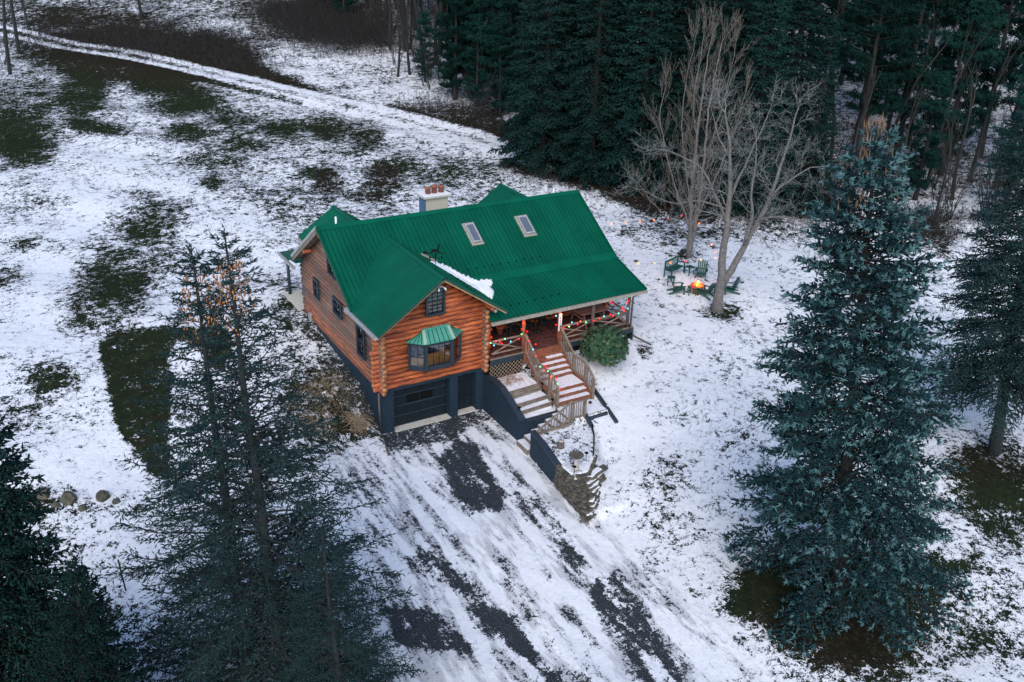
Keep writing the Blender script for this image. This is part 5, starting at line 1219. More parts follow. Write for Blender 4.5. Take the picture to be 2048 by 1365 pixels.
def conifer(H, R, base, whorl, nb, twig, fill=1.0, droop=.25, uplift=.3, sp_=.16, needle=.04, nl=.22, shape=.85, multi=1, seed=1, bare_in=.25):
    """returns needle mesh, branch mesh, trunk mesh arrays"""
    g = np.random.default_rng(seed); SP, SD, SL, SR = [], [], [], []; BA, BB, BR, BS = [], [], [], []
    tops = [(0, 0, 0, 1.0)]
    for m_ in range(1, multi): tops.append((g.uniform(-.5, .5), g.uniform(-.5, .5), 0, g.uniform(.90, .98)))
    z = base
    while z < H*.985:
        t = (z-base)/(H-base)
        Rm = R*(1-t)**shape*(1 if t > .12 else .75+.25*t/.12)+.12
        n_ = max(3, int(g.normal(nb, 1)*(1 if t < .85 else .8)))
        a0 = g.uniform(0, 6.28)
        cx, cy = 0., 0.
        if multi > 1 and t > .55:
            k = g.integers(0, multi); cx, cy = tops[k][0]*(t-.55)/.45*1.6, tops[k][1]*(t-.55)/.45*1.6
            if z > H*tops[k][3]: z += whorl; continue
        for i in range(n_):
            if g.random() > (fill if not hasattr(fill, '__len__') else fill[0]+(fill[1]-fill[0])*min(1, t*1.6)): continue
            az = a0+6.283*i/n_+g.normal(0, .25); L = Rm*g.uniform(.68, 1.12)
            el = uplift*(t-.35)+g.normal(0, .07); hd = np.array((math.cos(az), math.sin(az), 0)); ns = 5; q = np.linspace(0, 1, ns+1)
            pts = np.array((cx, cy, z+g.uniform(-.5, .5)*whorl))+hd*(q*L)[:, None]
            pts[:, 2] += (math.tan(el)*q*L-droop*L*q**1.5*(1-t*.7)+.16*L*np.maximum(q-.6, 0)**1.5*2)
            pts[1:] += g.normal(0, .025*L, (ns, 3))*np.array((1, 1, .5))
            rb = .012+.011*L
            for s_ in range(ns): BA.append(pts[s_]); BB.append(pts[s_+1]); BR.append(rb*(1-q[s_]*.8)); BS.append(rb*(1-q[s_+1]*.8))
            # side twigs
            m_ = max(5, int(L*(1-bare_in)/sp_)); f = np.linspace(bare_in, 1, m_)+g.uniform(-.02, .02, m_); f = np.clip(f, 0, 1)
            pp = np.stack([np.interp(f, q, pts[:, j]) for j in range(3)], 1)
            ax = unit(pts[-1]-pts[0]); side = unit(np.cross(ax, (0, 0, 1.)))
            for sg in (-1, 1):
                tl = twig*L*(1.05-f)**.7*g.uniform(.6, 1.15, m_)*.5+.13
                d = unit(ax*g.uniform(.5, .95, m_)[:, None]+sg*side*g.uniform(.5, 1., m_)[:, None]+np.array((0, 0, 1.))*g.uniform(-.35, .15, m_)[:, None])
                BA += list(pp); BB += list(pp+d*tl[:, None]*.9); BR += [.008]*m_; BS += [.004]*m_
                for k in range(m_):
                    c_ = max(1, int(tl[k]/(nl*.55))); w = np.arange(c_)/c_
                    o_ = pp[k]+d[k]*(w*tl[k])[:, None]
                    dd = unit(d[k]+g.normal(0, .42, (c_, 3))); SP.append(o_); SD.append(dd); SL.append(nl*g.uniform(.7, 1.25, c_))
            # needles on the branch itself toward the tip
            c_ = max(2, int(L*.5/(nl*.5))); w = g.uniform(.45, 1.0, c_); o_ = np.stack([np.interp(w, q, pts[:, j]) for j in range(3)], 1)
            SP.append(o_); SD.append(unit(ax+g.normal(0, .4, (c_, 3)))); SL.append(nl*g.uniform(.8, 1.3, c_))
        z += whorl*g.uniform(.8, 1.2)*(1-.28*max(0, t-.45)/.55)
    for (cx, cy, _, hf) in tops:   # leaders
        n_ = 10; zz = np.linspace(H*hf-1.0, H*hf, n_); o_ = np.stack([np.full(n_, cx*1.6), np.full(n_, cy*1.6), zz], 1)
        SP.append(o_); SD.append(unit(np.stack([g.normal(0, .35, n_), g.normal(0, .35, n_), np.full(n_, .9)], 1))); SL.append(np.full(n_, nl*1.1))
    SP, SD, SL = np.concatenate(SP), np.concatenate(SD), np.concatenate(SL)
    TIPS[0] = (np.array([b_ for b_ in BB]), np.array(BA), np.array(BR))
    crown = spindles(SP, SD, SL, needle*g.uniform(.8, 1.2, len(SP)))
    br = prisms(np.array(BA), np.array(BB), np.array(BR), np.array(BS))
    return crown, br
def trunk_mesh(H, r, n=9, lean=0, multi=None):
    b = MB(); k = 9; pts = [(.03*math.sin(i*1.7), .03*math.cos(i*2.1), -.6+(H+.5)*i/k) for i in range(k+1)]
    b.tube(pts, [r*(1.25 if i == 0 else 1)*(1-i/k)**.85+.02 for i in range(k+1)], n); return b
def place(root, uvb, uvt=None, H=None, pos=None):
    """stand a tree on the ground; lean/scale it so the tip is seen at uvt"""
    p = gp(*uvb) if pos is None else np.array(pos, float); root.location = tuple(map(float, p))
    if uvt is not None:
        n_ = np.array((VF[0], VF[1], 0)); n_ /= np.linalg.norm(n_); d = ray(*uvt); q = CAM+d*(((p-CAM)@n_)/(d@n_)); a = Vector(tuple(map(float, q-p)))
        L = a.length; s_ = L/H; root.scale = (s_,)*3 if .5 < s_ < 2 else (s_,)*3
        root.rotation_mode = 'QUATERNION'; root.rotation_quaternion = Vector((0, 0, 1)).rotation_difference(a.normalized())
    return p
def build_tree(name, label, cat, crown, br, tr, mats, group=None, cones=None):
    t = thing(name, label, cat, (0, 0, 0), 0, group)
    raw('crown', crown[0], crown[1], mats[0], t); raw('branches', br[0], br[1], mats[1], t); tr.out('trunk', mats[1], t, True)
    return t

# blue spruce in the right foreground
H = 17.5
cr, br = conifer(H, 4.15, 1.2, .29, 8, .64, (.62, 1.0), .28, .55, .165, .042, .19, .60, 2, 3, .32)
btips = TIPS[0]
t = build_tree('blue_spruce', 'large dense blue spruce with brown-tipped tops in the right foreground', 'spruce', cr, br, trunk_mesh(H, .26), ('bluespruce', 'darkbark'))
g = np.random.default_rng(5); n_ = 100; zz = H+.15-4.2*g.random(n_)**1.6; a = g.uniform(0, 6.28, n_); rr = 1.5*((H+.5-zz)/4.6)**.6*g.uniform(.5, 1.0, n_); o_ = np.stack([rr*np.cos(a), rr*np.sin(a), zz], 1)
vv = spindles(o_, unit(np.stack([g.normal(0, .12, n_), g.normal(0, .12, n_), np.ones(n_)], 1)), g.uniform(.25, .6, n_), .035); tag(raw('brown_shoots', vv[0], vv[1], 'browntip', t), None, None, None, 'stuff')
tb_, ta_, tr_ = btips; sel = np.where(tr_ < .009)[0]; sel = sel[g.random(len(sel)) < .45]; e_ = tb_[sel]; ax_ = unit(e_-ta_[sel]); k5 = 6
pp_ = np.repeat(e_, k5, 0); dd_2 = unit(np.repeat(ax_, k5, 0)*.9+g.normal(0, .55, (len(pp_), 3))+np.array((0, 0, .25))); vv = spindles(pp_-dd_2*.03, dd_2, g.uniform(.16, .28, len(pp_)), .028); tag(raw('pale_shoot_tips', vv[0], vv[1], 'bluetip', t), None, None, None, 'stuff')
bs = t; place(t, (1672, 1205), (1752, 268), H)
# sparse spruces in the left foreground
H = 19
crA, brA = conifer(H, 5.6, 1.0, .40, 6, .55, (.88, 1.0), .15, .45, .195, .026, .19, .84, 1, 11, .40)
t = build_tree('cone_spruce', 'tall thin spruce with orange cones near its top, left one of the pair', 'spruce', crA, brA, trunk_mesh(H, .24), ('olivespruce', 'tealbark'), 'sparse foreground spruces on the left')
def cones(t, H, seed, z0, z1, n_=170):
    g = np.random.default_rng(seed); zz = g.uniform(H-z1, H-z0, n_); a = g.uniform(0, 6.28, n_); rr = .18+.95*((H-zz)/z1)*g.uniform(.35, .95, n_)*.75; o_ = np.stack([rr*np.cos(a), rr*np.sin(a), zz], 1)
    vv = spindles(o_, unit(np.stack([g.normal(0, .15, n_), g.normal(0, .15, n_), -np.ones(n_)], 1)), g.uniform(.13, .2, n_), .034); tag(raw('cones', vv[0], vv[1], 'cone', t), None, None, None, 'stuff')
GP1 = (545, 1430)
tA = t; place(t, (505, 1395), (381, 492), H); cones(tA, H, 1, .9, 3.4)
crB, brB = conifer(H, 5.8, 1.0, .40, 6, .55, (.88, 1.0), .17, .45, .195, .026, .19, .84, 1, 12, .38)
tB = build_tree('cone_spruce', 'tallest sparse spruce with orange cones near its top, right one of the pair', 'spruce', crB, brB, trunk_mesh(H, .24), ('olivespruce', 'tealbark'), 'sparse foreground spruces on the left')
place(tB, (575, 1430), (447, 458), H); cones(tB, H, 2, .9, 3.0)
tC = dup(tB, None, [o_ for o_ in kids(tB) if not o_.name.startswith('cones')]); tC['label'] = 'shorter sparse spruce leaning over the drive at the bottom left'; tC.name = 'cone_spruce'
tC['label'] = 'shorter sparse spruce without cones at the bottom, beside the drive'; place(tC, (700, 1560), (640, 1040), H)
H2 = 14
crD, brD = conifer(H2, 3.8, .8, .30, 8, .75, .95, .2, .4, .15, .045, .22, .75, 1, 21, .25)
tD = build_tree('dark_spruce', 'dark dense spruce cut off by the left edge of the picture', 'spruce', crD, brD, trunk_mesh(H2, .22), ('spruce', 'darkbark'))
place(tD, (-10, 1560), (-45, 800), H2)
tD2 = dup(tD); tD2['label'] = 'dark spruce at the bottom left corner, half out of the picture'; place(tD2, (190, 1640), (150, 1130), H2)
# right edge
H3 = 20
crE, brE = conifer(H3, 4.5, 4.0, .33, 7, .85, .85, .42, .25, .15, .036, .24, .6, 1, 31, .2)
tE = build_tree('edge_spruce', 'drooping green spruce with a bare lower trunk at the right edge', 'spruce', crE, brE, trunk_mesh(H3, .30), ('olivespruce', 'tealbark'))
place(tE, (1988, 905), (2105, 130), H3)

# background conifers: shared meshes
protos = {}
def proto(key, name, H, cr, br, tr, mats, cat):
    t = build_tree(name, '', cat, cr, br, tr, mats); protos[key] = (t, H, kids(t), [False])
c1 = conifer(20, 4.1, .6, .42, 8, .85, 1, .34, .25, .24, .075, .36, .72, 1, 41, .3); proto('sA', 'norway_spruce', 20, *c1, trunk_mesh(20, .28, 7), ('spruce', 'darkbark'), 'spruce')
c1 = conifer(21, 3.7, 1.0, .46, 8, .85, 1, .40, .2, .24, .075, .36, .8, 1, 42, .3); proto('sB', 'norway_spruce', 21, *c1, trunk_mesh(21, .28, 7), ('spruce', 'darkbark'), 'spruce')
def pine(H, R, base, seed):
    g = np.random.default_rng(seed); SP, SD, SL = [], [], []; BA, BB, BR, BS = [], [], [], []
    z = base
    while z < H-.3:
        t = (z-base)/(H-base); Rm = R*math.sin(min(1, .35+t*1.1)*1.57)*(1-t)**.5+.35
        for i in range(g.integers(3, 6)):
            az = g.uniform(0, 6.28); L = Rm*g.uniform(.45, 1.15); hd = np.array((math.cos(az), math.sin(az), 0)); p0 = np.array((0, 0, z+g.uniform(-.3, .3))); p1 = p0+hd*L*.55+(0, 0, L*.12); p2 = p0+hd*L+(0, 0, L*(.18+.3*t))
            for a_, b_, r_, q_ in ((p0, p1, .045, .03), (p1, p2, .03, .01)): BA.append(a_); BB.append(b_); BR.append(r_); BS.append(q_)
            k = int(7+L*8)
            for j in range(k):
                f = g.uniform(.4, 1.05); c_ = p0+(p2-p0)*f+g.normal(0, .28, 3)*np.array((1, 1, .45)); m_ = 12
                dd = unit(g.normal(0, 1, (m_, 3))+np.array((0, 0, .7))+hd*.4); SP.append(np.repeat(c_[None], m_, 0)+g.normal(0, .06, (m_, 3))); SD.append(dd); SL.append(g.uniform(.22, .42, m_))
        z += g.uniform(.5, .95)
    for k in range(int(base*1.2)):
        zz = g.uniform(base*.3, base); az = g.uniform(0, 6.28); L = g.uniform(.5, 2.0); p0 = np.array((0, 0, zz)); BA.append(p0); BB.append(p0+np.array((math.cos(az)*L, math.sin(az)*L, g.uniform(-.3, .3)))); BR.append(.02); BS.append(.006)
    SP, SD, SL = np.concatenate(SP), np.concatenate(SD), np.concatenate(SL)
    return spindles(SP, SD, SL, .045), prisms(np.array(BA), np.array(BB), np.array(BR), np.array(BS))
for k, (h_, r_, b_, s_) in (('pA', (21, 4.2, 4.5, 51)), ('pB', (23, 4.4, 7.5, 52)), ('pC', (15, 3.2, 1.8, 53))):
    c1 = pine(h_, r_, b_, s_); proto(k, 'white_pine', h_, *c1, trunk_mesh(h_, .26, 7), ('pine', 'darkbark'), 'pine')
# bare deciduous trees
def grow(seed, starts, depth, spread, lr, upb, kids_n=(2, 4), wob=.12, rmin=.006, thin=.62):
    g = np.random.default_rng(seed); A, B, RA, RB, LV = [], [], [], [], []; stack = list(starts)
    while stack:
        p, d, L, r, k = stack.pop(); ns = 4 if k < 2 else 3; q = p; dd = d; nodes = []
        for s_ in range(ns):
            dd = unit(dd+g.normal(0, wob, 3)+np.array((0, 0, upb*.12))); q2 = q+dd*L/ns; r0 = r*(1-.45*s_/ns); r1 = r*(1-.45*(s_+1)/ns)
            A.append(q); B.append(q2); RA.append(max(r0, rmin)); RB.append(max(r1, rmin)); LV.append(k); q = q2; nodes.append((q, dd, r1))
        if k >= depth: continue
        # side shoots
        for (qq, qd, qr) in nodes[:-1] if k > 0 else nodes[1:-1]:
            for _ in range(g.integers(1, kids_n[0]+1)):
                sd_ = unit(np.cross(qd, g.normal(0, 1, 3))); nd = unit(qd*(1-spread*.45)+sd_*spread+np.array((0, 0, upb*.35)))
                stack.append((qq, nd, L*lr*g.uniform(.5, .95), qr*thin*g.uniform(.6, .9), k+1))
        for _ in range(2):
            sd_ = unit(np.cross(dd, g.normal(0, 1, 3))); nd = unit(dd+sd_*spread*.55); stack.append((q, nd, L*lr*g.uniform(.8, 1.1), r*.52, k+1))
    return prisms(np.array(A), np.array(B), np.array(RA), np.array(RB)), np.array(LV), (A, B, RA, RB)
def bare_tree(name, label, seed, starts, depth, spread, lr, upb, mats, group=None, rmin=.007, kids_n=(2, 4), wob=.12, thin=.62, cat='bare tree'):
    mesh, LV, (A, B, RA, RB) = grow(seed, starts, depth, spread, lr, upb, kids_n, wob, rmin, thin)
    t = thing(name, label, cat, (0, 0, 0), 0, group)
    b = MB()
    for i, k in enumerate(LV):
        if k <= 0: b.tube([A[i], B[i]], [RA[i], RB[i]*1.0], 8, caps=False)
    b.out('trunk', mats[0], t, True)
    sel = np.where(LV > 0)[0]; vv = prisms(np.array(A)[sel], np.array(B)[sel], np.array(RA)[sel], np.array(RB)[sel]); raw('branches', vv[0], vv[1], mats[1], t)
    return t, len(sel)
v3 = lambda *a: np.array(a, float)
DF = np.array((_sy, _cy, 0)); DR = np.array((_cy, -_sy, 0))
def guided(path, base, dz=0.0):
    """stem through the picture points, in an upright plane through base, drifting dz metres in depth by its end"""
    n = len(path); out = []
    for i, (uu, vv_) in enumerate(path):
        c = base+DF*dz*i/(n-1); d = ray(uu, vv_); out.append(CAM+d*(((c-CAM)@DF)/(d@DF)))
    return np.array(out)
def stem_tree(name, label, base, stems, seed, step, sl, spread, upb, wob, depth, kn, mats, lr, shr, rmin, cat='bare tree', flare=1.0, aim=.55):
    g = np.random.default_rng(seed); t = thing(name, label, cat, base); b = MB(); starts = []
    for (path, r0, r1, dz, f0) in stems:
        P = guided(path, base, dz)-base; d = np.r_[0, np.cumsum(np.linalg.norm(np.diff(P, axis=0), axis=1))]; L = d[-1]
        k = max(6, int(L/.5)); q = np.linspace(0, L, k); C_ = np.stack([np.interp(q, d, P[:, j]) for j in range(3)], 1)
        C_[1:-1] = (C_[:-2]+2*C_[1:-1]+C_[2:])/4; C_[1:-1] += g.normal(0, .025, (k-2, 3))
        rr = r0+(r1-r0)*np.linspace(0, 1, k)**.8
        if C_[0][2] < .3: rr[0] *= 1.25*flare; C_[0][2] -= .3
        b.tube(list(C_), list(rr), 9)
        x_ = f0*L
        while x_ < L*.99:
            i = min(k-2, int(x_/L*(k-1))); pp = np.array([np.interp(x_, q, C_[:, j]) for j in range(3)]); dd = unit(C_[i+1]-C_[i]); sd_ = unit(np.cross(dd, g.normal(0, 1, 3)))
            starts.append((pp, unit(dd*(1-aim)+sd_*aim*1.3+np.array((0, 0, upb*.5))), sl*g.uniform(.6, 1.15)*(1-.45*x_/L), np.interp(x_, q, rr)*shr, 1)); x_ += step*g.uniform(.7, 1.3)
        for _ in range(3): starts.append((C_[-1], unit(unit(C_[-1]-C_[-2])+g.normal(0, .25, 3)), sl*.6, r1*.8, 1))
    b.out('trunk', mats[0], t, True)
    vv, LV, _ = grow(seed+1, starts, depth, spread, lr, upb, kn, wob, rmin, .6)
    raw('branches', vv[0], vv[1], mats[1], t); print(name, len(LV)); return t
S1 = [([(1377, 517), (1381, 440), (1386, 350), (1397, 250), (1410, 150), (1424, 75)], .17, .02, 0, .12),
      ([(1380, 505), (1391, 450), (1402, 380), (1410, 300), (1420, 200), (1444, 85)], .13, .02, -.8, .2),
      ([(1382, 430), (1372, 340), (1362, 250), (1372, 160), (1390, 85)], .06, .012, .8, .15), ([(1384, 400), (1410, 320), (1440, 230), (1462, 140), (1470, 95)], .06, .012, -.5, .15),
      ([(1380, 460), (1352, 380), (1330, 300), (1318, 230), (1330, 180)], .07, .015, .3, .2), ([(1392, 440), (1425, 370), (1455, 300), (1480, 230), (1490, 190)], .07, .015, .5, .2),
      ([(1385, 380), (1395, 300), (1385, 200), (1402, 110), (1408, 70)], .08, .02, 1.2, .15), ([(1379, 480), (1340, 440), (1300, 400), (1278, 370)], .05, .012, -.5, .25)]
stem_tree('bare_maple', 'tall many-stemmed bare tree behind the bench, its twigs rising in a brush', tree1, S1, 61, .50, 1.8, .42, .85, .09, 3, (3, 4), ('palebark', 'twig'), .55, .26, .0042)
S2 = [([(1435, 622), (1439, 580), (1446, 520), (1453, 455), (1459, 400), (1461, 330), (1457, 270), (1450, 225)], .30, .04, 0, .45),
      ([(1443, 575), (1466, 535), (1489, 492), (1519, 440), (1543, 390), (1560, 340), (1582, 270), (1597, 215)], .22, .03, .6, .30),
      ([(1452, 445), (1432, 392), (1410, 345), (1385, 320), (1330, 300)], .10, .02, -.6, .3), ([(1490, 490), (1506, 430), (1500, 380), (1516, 320), (1512, 270)], .12, .02, -1.0, .2),
      ([(1543, 392), (1590, 350), (1630, 330), (1665, 335)], .07, .015, .2, .1), ([(1459, 400), (1490, 330), (1520, 270), (1540, 220)], .08, .02, 1.2, .15), ([(1455, 420), (1400, 400), (1340, 410), (1285, 380)], .06, .012, -1.2, .2),
      ([(1519, 440), (1570, 430), (1620, 450), (1640, 480)], .06, .012, -.8, .2), ([(1461, 320), (1430, 260), (1420, 210)], .06, .015, .8, .1)]
stem_tree('bare_maple', 'forked bare tree with spreading crooked branches right of the fire pit', tree2, S2, 73, .52, 1.8, .78, .10, .26, 3, (3, 4), ('palebark', 'greytwig'), .62, .28, .0045, flare=1.15)
# forest stems
for k, (sd_, hh) in (('dA', (81, 15)), ('dB', (82, 13))):
    tt, _ = bare_tree('forest_tree', '', sd_, [(v3(0, 0, -.4), unit(v3(.03, .02, 1)), hh*.62, .17, 0)], 3, .55, .42, .6, ('darkbark', 'dimtwig'), None, .011, (1, 4), .06, .5)
    protos[k] = (tt, hh, kids(tt), [False])
g = np.random.default_rng(9)
tt, _ = bare_tree('forest_sapling', '', 83, [(v3(g.normal(0, .12), g.normal(0, .12), -.2), unit(v3(g.normal(0, .22), g.normal(0, .22), 1)), g.uniform(2.2, 4.2), .035, 0) for _ in range(5)], 2, .5, .45, .5, ('darkbark', 'dimtwig'), None, .010, (1, 3), .08, .5, 'sapling')
protos['sap'] = (tt, 6, kids(tt), [False])
def plant(key, uvb=None, uvt=None, s_=1.0, label='', group=None, pos=None, rz=None):
    t, H, ch, used = protos[key]
    if not used[0]: o = t; used[0] = True
    else: o = dup(t, None, ch)
    if uvt is not None:
        place(o, uvb, uvt, H, pos)
        o.rotation_quaternion = o.rotation_quaternion @ Vector((0, 0, 1)).rotation_difference(Vector((0, 0, 1)))
        from mathutils import Quaternion
        o.rotation_quaternion = o.rotation_quaternion @ Quaternion((0, 0, 1), rnd.uniform(0, 6.28))
    else:
        p = gp(*uvb) if pos is None else pos; o.location = tuple(map(float, p)); o.rotation_euler = (rnd.uniform(-.03, .03), rnd.uniform(-.03, .03), rnd.uniform(0, 6.28) if rz is None else rz); o.scale = (s_*rnd.uniform(.9, 1.1),)*2+(s_,)
    o['label'] = label
    if group: o['group'] = group
    return o
# front rank of the wood, one by one
plant('sA', (1082, 338), None, 1.0, 'dense dark spruce at the end of the track, left in the row behind the cabin')
plant('sB', (1180, 362), None, 1.0, 'dense dark spruce above the cabin ridge, second in the row from the track')
plant('sA', (1275, 372), None, .95, 'dense dark spruce just left of the tall bare tree')
plant('sA', (1130, 318), None, .95, 'dark spruce filling the gap behind the first two of the row')
plant('sB', (1385, 415), None, .85, 'dark spruce directly behind the tall bare tree')
plant('sA', (1500, 420), None, .80, 'dark spruce behind the forked bare tree')
plant('sB', (1600, 425), None, .62, 'dark spruce between the forked bare tree and the blue spruce')
plant('sB', (1340, 330), None, 1.0, 'tall dark spruce deeper in the wood behind the tall bare tree')
SG = 'dark spruces of the wood beyond the lawn'; PG = 'pines of the wood on the hillside'; DG = 'leafless trunks in the wood'; AG = 'thin saplings at the edge of the wood'
for uv, k, s_ in (((1440, 360), 'sA', .95), ((1230, 320), 'sB', 1.1), ((1090, 270), 'sA', 1.1), ((1560, 350), 'sB', .9), ((1160, 250), 'sB', 1), ((1300, 250), 'sA', 1.1), ((1400, 280), 'sB', 1), ((1060, 210), 'sB', 1), ((1500, 270), 'sA', 1.0), ((1220, 190), 'sA', 1.1), ((1350, 180), 'sB', 1.2), ((1120, 140), 'sA', 1.1), ((1460, 190), 'sA', 1.1)):
    plant(k, uv, None, s_, 'dark spruce deep in the wood behind the bare trees', SG)
for uv, k, s_ in (((1700, 395), 'pB', .85), ((1790, 330), 'pA', .95), ((1640, 300), 'pB', 1), ((1730, 250), 'pA', 1), ((1870, 270), 'pB', 1), ((1960, 310), 'pA', .95), ((2030, 240), 'pB', 1.0), ((1810, 200), 'pA', 1.1), ((1920, 190), 'pB', 1.1), ((2080, 330), 'pA', .9), ((2060, 160), 'pA', 1.1), ((1580, 230), 'pB', 1.1), ((1680, 170), 'pA', 1.1), ((1760, 120), 'pB', 1.1), ((1860, 110), 'pA', 1.1), ((1980, 90), 'pB', 1.1), ((2130, 220), 'pB', 1), ((1530, 150), 'pA', 1.2), ((1620, 90), 'pB', 1.1), ((2100, 60), 'pA', 1.1), ((2150, 420), 'pB', .9), ((1880, 350), 'pC', .9), ((2010, 420), 'pC', .8), ((1830, 400), 'pC', .6)):
    plant(k, uv, None, s_, 'dark green pine in the wood above the right side of the lawn', PG)
for uv, k, s_ in (((910, 200), 'pC', .8), ((985, 180), 'pC', .9), ((880, 110), 'pB', 1), ((960, 90), 'pA', 1.0), ((1010, 130), 'pB', 1.0), ((1020, 220), 'pA', .9), ((940, 190), 'pC', .65), ((830, 60), 'pA', .9), ((900, 30), 'pA', 1.1), ((990, 20), 'pB', 1.1), ((1040, 60), 'pB', 1.1)):
    plant(k, uv, None, s_, 'dark green pine in the wood above the middle of the track', PG+' above the track')
for uv, k, s_ in (((848, 142), 'dA', 1.3), ((820, 150), 'dB', 1.0), ((795, 155), 'dB', .8), ((880, 140), 'dB', .9), ((905, 175), 'dA', 1.1), ((928, 155), 'dB', 1.0), ((780, 100), 'dA', 1.0), ((755, 60), 'dB', 1.1), ((840, 80), 'dA', 1.2), ((735, 20), 'dA', 1.0), ((970, 150), 'dA', 1.2), ((950, 120), 'dB', 1.2), ((870, 50), 'dB', 1.2), ((700, 5), 'dB', 1), ((800, 40), 'dA', 1.1), ((930, 60), 'dA', 1.2)):
    plant(k, uv, None, s_, 'leafless trunk standing in the snow above the bend of the track', DG+' above the track')
for uv, k, s_ in (((1690, 430), 'dB', .8), ((1745, 370), 'dA', .9), ((1765, 300), 'dB', 1), ((1850, 380), 'dA', .9), ((1905, 400), 'dB', .8), ((1940, 360), 'dB', .9), ((1985, 380), 'dA', .9), ((1660, 340), 'dA', 1.0), ((1700, 320), 'dB', 1.), ((1820, 290), 'dB', 1.), ((2020, 350), 'dB', 1.), ((1600, 200), 'dA', 1.1), ((1720, 210), 'dB', 1.1), ((1900, 320), 'dA', 1.), ((1780, 410), 'dB', .7), ((1870, 440), 'dB', .6)):
    plant(k, uv, None, s_, 'leafless trunk on the snowy slope right of the blue spruce top', DG+' on the right slope')
g = np.random.default_rng(78)
for i in range(34):
    uu = g.uniform(660, 1010); plant(('dA', 'dB')[i % 2], (uu, g.uniform(-20, 60+(uu-690)*.42)), None, g.uniform(.7, 1.25), 'leafless trunk standing in the snow above the bend of the track', DG+' above the track')
for i, (uu, vv_, s_) in enumerate([(850, 165, .45), (905, 190, .5), (955, 215, .55), (1000, 235, .6), (930, 120, .7), (975, 140, .7), (1015, 170, .8), (880, 60, .8)]):
    plant('pC', (uu, vv_), None, s_, 'dark green pine in the wood above the middle of the track', PG+' above the track')
for uv, s_, lab in (((20, 150), 1.1, 'bare tree with dark twigs at the left picture edge beside the track'), ((-30, 190), 1.2, 'bare tree reaching in from beyond the left picture edge'), ((60, 60), .9, 'slim bare tree above the track near the upper left corner')): plant('dA' if s_ > 1 else 'dB', uv, None, s_, lab)
g = np.random.default_rng(77)
for i in range(60):
    if i < 36: uv = (g.uniform(740, 1000), 0); uv = (uv[0], 120+(uv[0]-740)*.42+g.uniform(-70, 10)); lab = 'thin bare sapling above the bend of the track'; gr = AG
    else: uv = (g.uniform(1650, 2040), g.uniform(330, 470)); lab = 'thin bare sapling on the snowy slope at the right'; gr = AG+' on the right'
    plant('sap', uv, None, g.uniform(.6, 1.1), lab, gr)
plant('sap', (957, 246), None, .8, 'pale thin sapling standing alone beside the track')
# top left
plant('dA', (38, 108), None, 1.2, 'dark leafless trunk beside the track at the upper left corner', None)
plant('dB', (285, 38), None, 1.25, 'thick dark trunk on the hillside near the top left', None)
plant('dB', (182, 12), None, .9, 'slim dark trunk at the top edge left of the thick one', None)
for uv, s_, lab in (((5, 130), .9, 'thin bare sapling at the left picture edge below the track'), ((70, 130), .8, 'thin bare sapling at the foot of the leaning corner trunk')): plant('sap', uv, None, s_, lab)
# far slope: fill, out to beyond the picture
g = np.random.default_rng(99); cnt = 0
for i in range(90):
    uu = g.uniform(620, 2250); vv_ = g.uniform(-70, 70)
    key = 'pA' if g.random() < .5 else ('pB' if g.random() < .6 else 'dA')
    plant(key, (uu, vv_), None, g.uniform(.9, 1.3), 'pine on the far slope at the top of the picture' if key[0] == 'p' else 'leafless tree on the far slope at the top of the picture', 'trees on the far slope' if key[0] == 'p' else 'leafless trees on the far slope')
for uv, s_ in (((640, 30), .55), ((600, 10), .5), ((690, 50), .55), ((560, 0), .5)):
    plant('pC', uv, None, s_, 'low dark evergreen thicket tree at the top of the snowy slope', 'low evergreens on the far slope')

# thickets and brush
def brush(name, label, pts, n_, hgt, m_, spreadr=.4, lean=.5, r=.008, seed=1, kind='stuff', cat='brush'):
    g = np.random.default_rng(seed); A, B = [], []
    for i in range(n_):
        c = pts[g.integers(0, len(pts))]; p = c+np.array((g.normal(0, spreadr), g.normal(0, spreadr), 0)); p[2] = float(G(p[0], p[1]))-.03
        d = unit(np.array((g.normal(0, lean), g.normal(0, lean), 1))); L = hgt*g.uniform(.4, 1.1)
        q = p+d*L*.55; d2 = unit(d+np.array((g.normal(0, lean*.7), g.normal(0, lean*.7), -.1))); A += [p, q]; B += [q, q+d2*L*.45]
        for _ in range(2): d3 = unit(d+g.normal(0, .6, 3)); A.append(q); B.append(q+d3*L*.3)
    vv = prisms(np.array(A), np.array(B), r, r*.5); return tag(raw(name, vv[0], vv[1], m_), label, cat, None, kind)
edge = [gp(uu, vv_) for uu, vv_ in [(1030, 345), (1080, 362), (1150, 375), (1220, 395), (1300, 425), (1380, 440), (1460, 445), (1540, 448), (1620, 450)]]
brush('edge_brush', 'dark tangled brush along the foot of the spruces', edge, 900, .8, 'dimtwig', 1.2, .6, .012, 1)
brush('track_brush', 'brown brush along the upper side of the track', [gp(uu, vv_) for uu, vv_ in [(850, 215), (900, 225), (950, 235), (990, 250), (920, 205), (980, 225)]], 900, 1.1, 'dimtwig', 1.6, .6, .014, 2)
brush('hillside_brush', 'dark brown brush on the hillside above the track', [gp(uu, vv_) for uu, vv_ in [(120, 75), (200, 80), (280, 85), (360, 95), (430, 105), (480, 125), (330, 60), (420, 70), (450, 90), (300, 100)]], 3500, 1.2, 'dimtwig', 2.6, .6, .016, 3)
brush('slope_brush', 'dark brush and fallen stems on the snowy slope right of the blue spruce', [gp(uu, vv_) for uu, vv_ in [(1850, 430), (1880, 440), (1830, 450), (1900, 470), (1860, 470), (1940, 440)]], 900, .9, 'dimtwig', 1.0, .8, .014, 4)
